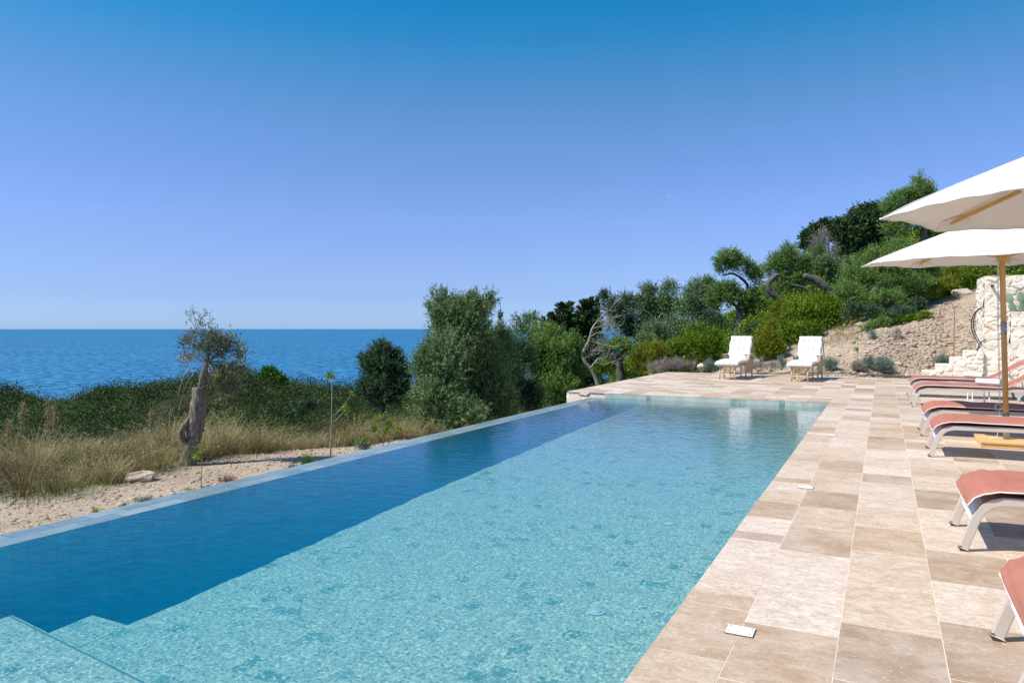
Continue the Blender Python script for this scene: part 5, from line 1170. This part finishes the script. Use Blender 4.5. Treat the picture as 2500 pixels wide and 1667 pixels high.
tree('olive_tree', 'olive with one thick bleached limb leaning left over the green shrubs', 'olive tree', gz(2045, 33),
     blobs_px([(2010, 650, 33.5, 30, 22), (2040, 670, 33.6, 36, 28), (2060, 700, 33.8, 36, 30), (2000, 620, 34, 22, 20), (2075, 655, 34, 30, 26)]),
     'olive', 2600, 10, .32, .10, .26, trunk=(path_px([(2088, 765, 31), (2068, 735, 30.6), (2050, 726, 30.4)]), [.3, .26, .22]),
     limbs=[(path_px([(2056, 729, 30.45), (2030, 717, 30.4), (2010, 697, 30.4), (1990, 682, 30.4), (1962, 673, 30.4)]), [.24, .21, .19, .16, .11])], bark='bark', tw=8, twr=.02, group=OG)
tree('dead_branchy_olive', 'sparse half dead olive with grey twigs below the big dark juniper', 'olive tree', gz(2015, 37),
     blobs_px([(2000, 590, 38, 26, 34), (1985, 625, 38, 24, 22), (2030, 620, 38, 20, 26)]), 'grey', 500, 8, .34, .09, .22, trunk=(path_px([(2040, 670, 37), (2030, 655, 37), (2022, 630, 37), (2018, 600, 37)]), [.16, .13, .1, .05]), bark='twig', tw=26, twr=.022)
tree('juniper_tree', 'big dark rounded juniper on the skyline', 'juniper tree', gz(2080, 42),
     blobs_px([(2108, 545, 42, 36, 38), (2070, 560, 42, 34, 30), (2130, 585, 42, 34, 36), (2085, 600, 42, 38, 36), (2050, 575, 42, 22, 26), (2125, 515, 42, 22, 14), (2140, 545, 42, 24, 24), (2060, 620, 42, 28, 24)]),
     'conifer', 4200, 12, .42, .16, .45, trunk=([gz(2090, 42), P(2090, 600, 42)], [.25, .15]), tw=8, twr=.03, up=.5, tn=.2, shell=.4)
tree('juniper_tree', 'smaller layered juniper at the left shoulder of the big dark one', 'juniper tree', gz(1985, 43),
     blobs_px([(1978, 578, 43, 20, 12), (2000, 560, 43, 14, 14), (2022, 555, 43, 20, 14), (1965, 595, 43, 14, 12), (1990, 600, 43, 18, 14)]), 'conifer', 900, 12, .4, .16, .45, trunk=([gz(1990, 43), P(1988, 590, 43)], [.2, .1]), tw=5, twr=.03)
tree('olive_tree', 'tall airy olive on the skyline above the parasol edge', 'olive tree', gz(2250, 33),
     blobs_px([(2252, 462, 33, 30, 26), (2225, 480, 33, 30, 24), (2270, 480, 33, 20, 22), (2190, 490, 33, 26, 22), (2165, 510, 33, 22, 20), (2240, 510, 33, 34, 26), (2205, 530, 33, 34, 24), (2246, 432, 33, 6, 14), (2280, 560, 33, 34, 30), (2190, 560, 33, 40, 22)]),
     'olive_green', 4200, 10, .30, .10, .28, trunk=(path_px([(2258, 620, 33), (2254, 590, 33), (2258, 565, 33), (2256, 545, 33), (2250, 510, 33)]), [.2, .17, .18, .13, .07]), tw=9, twr=.02, group=OG, shell=.6)
tree('large_olive', 'wide leafy olive overhanging the rocky bank with two dark trunks', 'olive tree', gz(2155, 27),
     blobs_px([(2200, 620, 27.5, 48, 34), (2150, 640, 27, 48, 38), (2240, 640, 28, 40, 32), (2100, 680, 27, 48, 36), (2150, 700, 26.8, 50, 34), (2200, 690, 27, 48, 34), (2070, 715, 26.8, 38, 28), (2110, 735, 26.6, 38, 24), (2165, 728, 26.4, 40, 20), (2235, 700, 27.4, 40, 34), (2265, 670, 28, 34, 28)]),
     'olive_green', 7200, 12, .30, .08, .25, trunk=(path_px([(2133, 775, 26.5), (2134, 755, 26.5), (2130, 735, 26.5), (2140, 700, 26.6), (2160, 660, 27)]), [.25, .2, .18, .12, .06]),
     limbs=[(path_px([(2178, 760, 27), (2172, 740, 27), (2178, 715, 27), (2195, 680, 27)]), [.26, .22, .2, .1]), (path_px([(2130, 745, 26.5), (2105, 728, 26.5), (2080, 728, 26.5)]), [.08, .06, .04])], tw=9, twr=.02, group=OG, up=1.0, tn=.28)
# shrubs
SG = 'green shrubs on the hillside'
def shrub(label, bl, mat, n_s, slen=.28, leaf=.07, width=.32, name='shrub', cat='shrub', up=1.1, grp=SG, tw=6, **kw):
    b0 = gz(bl[0][0], bl[0][2]); return tree(name, label, cat, b0, blobs_px(bl), mat, n_s, 11, slen, leaf, width, group=grp, stem='stem', crown='foliage', tw=tw, twr=.012, up=up, **kw)
shrub('rounded olive green lentisk behind the left lounge chair', [(1690, 845, 26.2, 46, 38), (1735, 838, 26.4, 34, 40), (1648, 862, 26, 26, 24), (1700, 820, 26.6, 34, 26)], 'lentisk', 2600)
shrub('yellow green upright shrub between the two lounge chairs', [(1870, 835, 25.6, 28, 44), (1895, 855, 25.4, 24, 30), (1855, 860, 25.4, 22, 28), (1878, 800, 25.8, 14, 24)], 'yellowgreen', 1700, up=1.6)
shrub('dense green shrub bank above the right lounge chair', [(1940, 775, 27.5, 46, 38), (1985, 765, 27.8, 44, 40), (2020, 760, 28, 34, 38), (1930, 815, 26.8, 44, 32), (1975, 815, 26.8, 36, 28)], 'lentisk', 3600)
shrub('yellowish shrub in front of the bowed olive branch', [(1950, 745, 28.5, 34, 22), (1905, 765, 28, 26, 26), (2000, 740, 28.8, 30, 22)], 'yellowgreen', 1500)
shrub('yellow green shrub beside the cut back olive stump', [(1590, 870, 25.6, 32, 36), (1558, 885, 25.2, 26, 32), (1608, 860, 26, 22, 30)], 'yellowgreen', 1700)
shrub('bright green shrub behind the bare leaning tree', [(1490, 890, 31, 26, 28), (1470, 905, 30.5, 22, 26), (1540, 905, 31, 20, 26)], 'lentisk', 1200)
shrub('dark dense shrub below the greyish olive', [(1752, 800, 28, 22, 30), (1740, 785, 28.4, 24, 26), (1838, 815, 29, 14, 26)], 'olive_dark', 1500)
shrub('mid green shrub under the two headed olive', [(1600, 815, 28, 46, 32), (1650, 800, 29, 34, 28), (1570, 840, 27, 34, 28)], 'olive', 2000)
shrub('golden green shrub mass above the rocky slope beside the wall', [(2320, 680, 30, 44, 34), (2370, 670, 30.4, 40, 36), (2290, 700, 29.6, 30, 26), (2395, 695, 30, 26, 24), (2340, 650, 31, 40, 26)], 'yellowgreen', 3200)
shrub('golden green bush at the upper end of the rocky slope', [(2265, 708, 28.2, 28, 24), (2240, 722, 27.6, 24, 20), (2300, 705, 29, 30, 20)], 'yellowgreen', 1500)
shrub('dark grey green undergrowth around the trunks of the large olive', [(2120, 768, 25.2, 26, 18), (2155, 776, 25.0, 26, 14), (2200, 768, 25.4, 30, 18), (2235, 752, 25.8, 24, 18), (2085, 762, 25.4, 24, 22)], 'olive_dark', 1900, slen=.22)
shrub('grey green bush behind the top of the tall wall', [(2460, 655, 31, 40, 26), (2500, 650, 31, 34, 28), (2420, 650, 31, 26, 26)], 'olive', 1600)
shrub('small green bush hanging over the bank below the large olive', [(2225, 782, 24.9, 34, 10), (2255, 775, 25.0, 26, 12), (2185, 790, 24.8, 18, 8)], 'lentisk', 700, slen=.15)
shrub('green creeper clump at the left top of the bank', [(2150, 790, 24.6, 22, 14), (2125, 800, 24.5, 18, 12)], 'olive_green', 420, slen=.15)
LG = 'grey lavender and sage plants along the deck edge'
def herb(label, bl, mat='lav', n_s=420, slen=.16, leaf=.05, width=.14, name='lavender', **kw):
    return shrub(label, bl, mat, n_s, slen, leaf, width, name=name, cat='lavender', up=1.3, grp=LG, tw=8, **kw)
herb('wide grey sage mound left of the lounge chairs', [(1625, 895, 23.9, 30, 18), (1655, 892, 24, 30, 18), (1600, 900, 23.8, 20, 14), (1685, 897, 24, 18, 12)], 'grey', 1500)
herb('green lavender directly left of the first lounge chair', [(1728, 896, 23.7, 16, 14), (1745, 900, 23.6, 14, 10)], 'lav', 420)
herb('dry grey plants seen between the two lounge chairs', [(1850, 898, 23.4, 26, 12), (1880, 898, 23.2, 24, 12), (1825, 895, 23.5, 20, 12)], 'grey', 700)
herb('small green lavender left of the second lounge chair', [(1907, 890, 22.8, 10, 16)], 'lav', 220)
herb('lavender just right of the second lounge chair', [(2027, 894, 22.0, 20, 18)], 'lav', 560)
herb('withered grey lavender beside the green pair', [(2098, 900, 21.8, 15, 18)], 'grey', 360)
herb('left one of the joined pair of green lavenders at the bank foot', [(2120, 892, 21.9, 15, 19)], 'lav', 480)
herb('right and fuller one of the joined pair of green lavenders at the bank foot', [(2160, 896, 21.6, 25, 19)], 'lav', 900)
herb('pale green bush on the gravel behind the lower steps', [(2303, 884, 21.9, 20, 13)], 'lav', 520, name='herb_bush')
herb('dead grey weed clinging high on the bank', [(2187, 818, 23.2, 10, 18)], 'grey', 160, slen=.1, name='dead_weed')
herb('tuft of grey green weed on the upper left of the bank', [(2130, 815, 23.2, 12, 12)], 'lav', 130, slen=.12, name='bank_weed')
sapling('young_tree', 'slender sapling with yellow green leaves against the gravel bank', (2092, 880, 22.1), (2094, 792), [(2097, 805, 9, 10), (2088, 830, 8, 14), (2092, 855, 10, 12), (2103, 815, 7, 6)], 'bright', .010, n_l=110, lf=.04)
# low purple flowering cover between deck and bank
n_ = 15000; x = rng.uniform(-4.4, 1.0, n_); y = rng.uniform(23.42, 23.95, n_); k = rough_noise(x*2, y*4)*10 > -.15; x, y = x[k], y[k]
tag(blades('ground_cover', x, y, rng.uniform(.03, .10, len(x)), 'purple', rng.uniform(0, 1, len(x))*np.clip(.35+.65*rng.random(len(x)), 0, 1), wd=.012, lean=.8, seg=1), kind='stuff')
mb = MB(); mb.tube(smooth_path([(-4.5, 23.6, Hf(-4.5, 23.6)+.03), (-2, 23.66, Hf(-2, 23.66)+.03), (0, 23.6, Hf(0, 23.6)+.03), (1.0, 23.62, .07)], 8), .009, 6)
tag(mb.build('drip_hose', M['hose'], smooth=True), 'thin black irrigation hose lying along the far edge of the deck', 'hose')
# faint daytime half moon
pm = P(1635, 480, 60000); mb = MB(); Rm = 6.2/FPX*60000
sunv = Vector((-math.cos(R(SUN_AZ)), -math.sin(R(SUN_AZ)), 0))
def moonf(a, b_):
    th, ph_ = math.pi*(a-.5), math.pi*b_; ax = (Uv*.8-Rv*.6).normalized(); bx_ = (Uv*.6+Rv*.8).normalized()
    return pm+ax*(Rm*math.cos(th)*math.sin(ph_))*.9+bx_*(Rm*math.cos(ph_))-Fv*(Rm*math.sin(th)*math.sin(ph_)*.5)
mb.grid(moonf, 12, 16); mm = bpy.data.materials.new('moon_glow'); mm.use_nodes = True; q = mm.node_tree; q.nodes.clear()
e_ = q.nodes.new('ShaderNodeEmission'); e_.inputs[0].default_value = (.235, .40, .80, 1); e_.inputs[1].default_value = .95; oo = q.nodes.new('ShaderNodeOutputMaterial'); q.links.new(e_.outputs[0], oo.inputs[0])
tag(mb.build('moon', mm), 'faint pale half moon in the clear blue sky', 'moon')
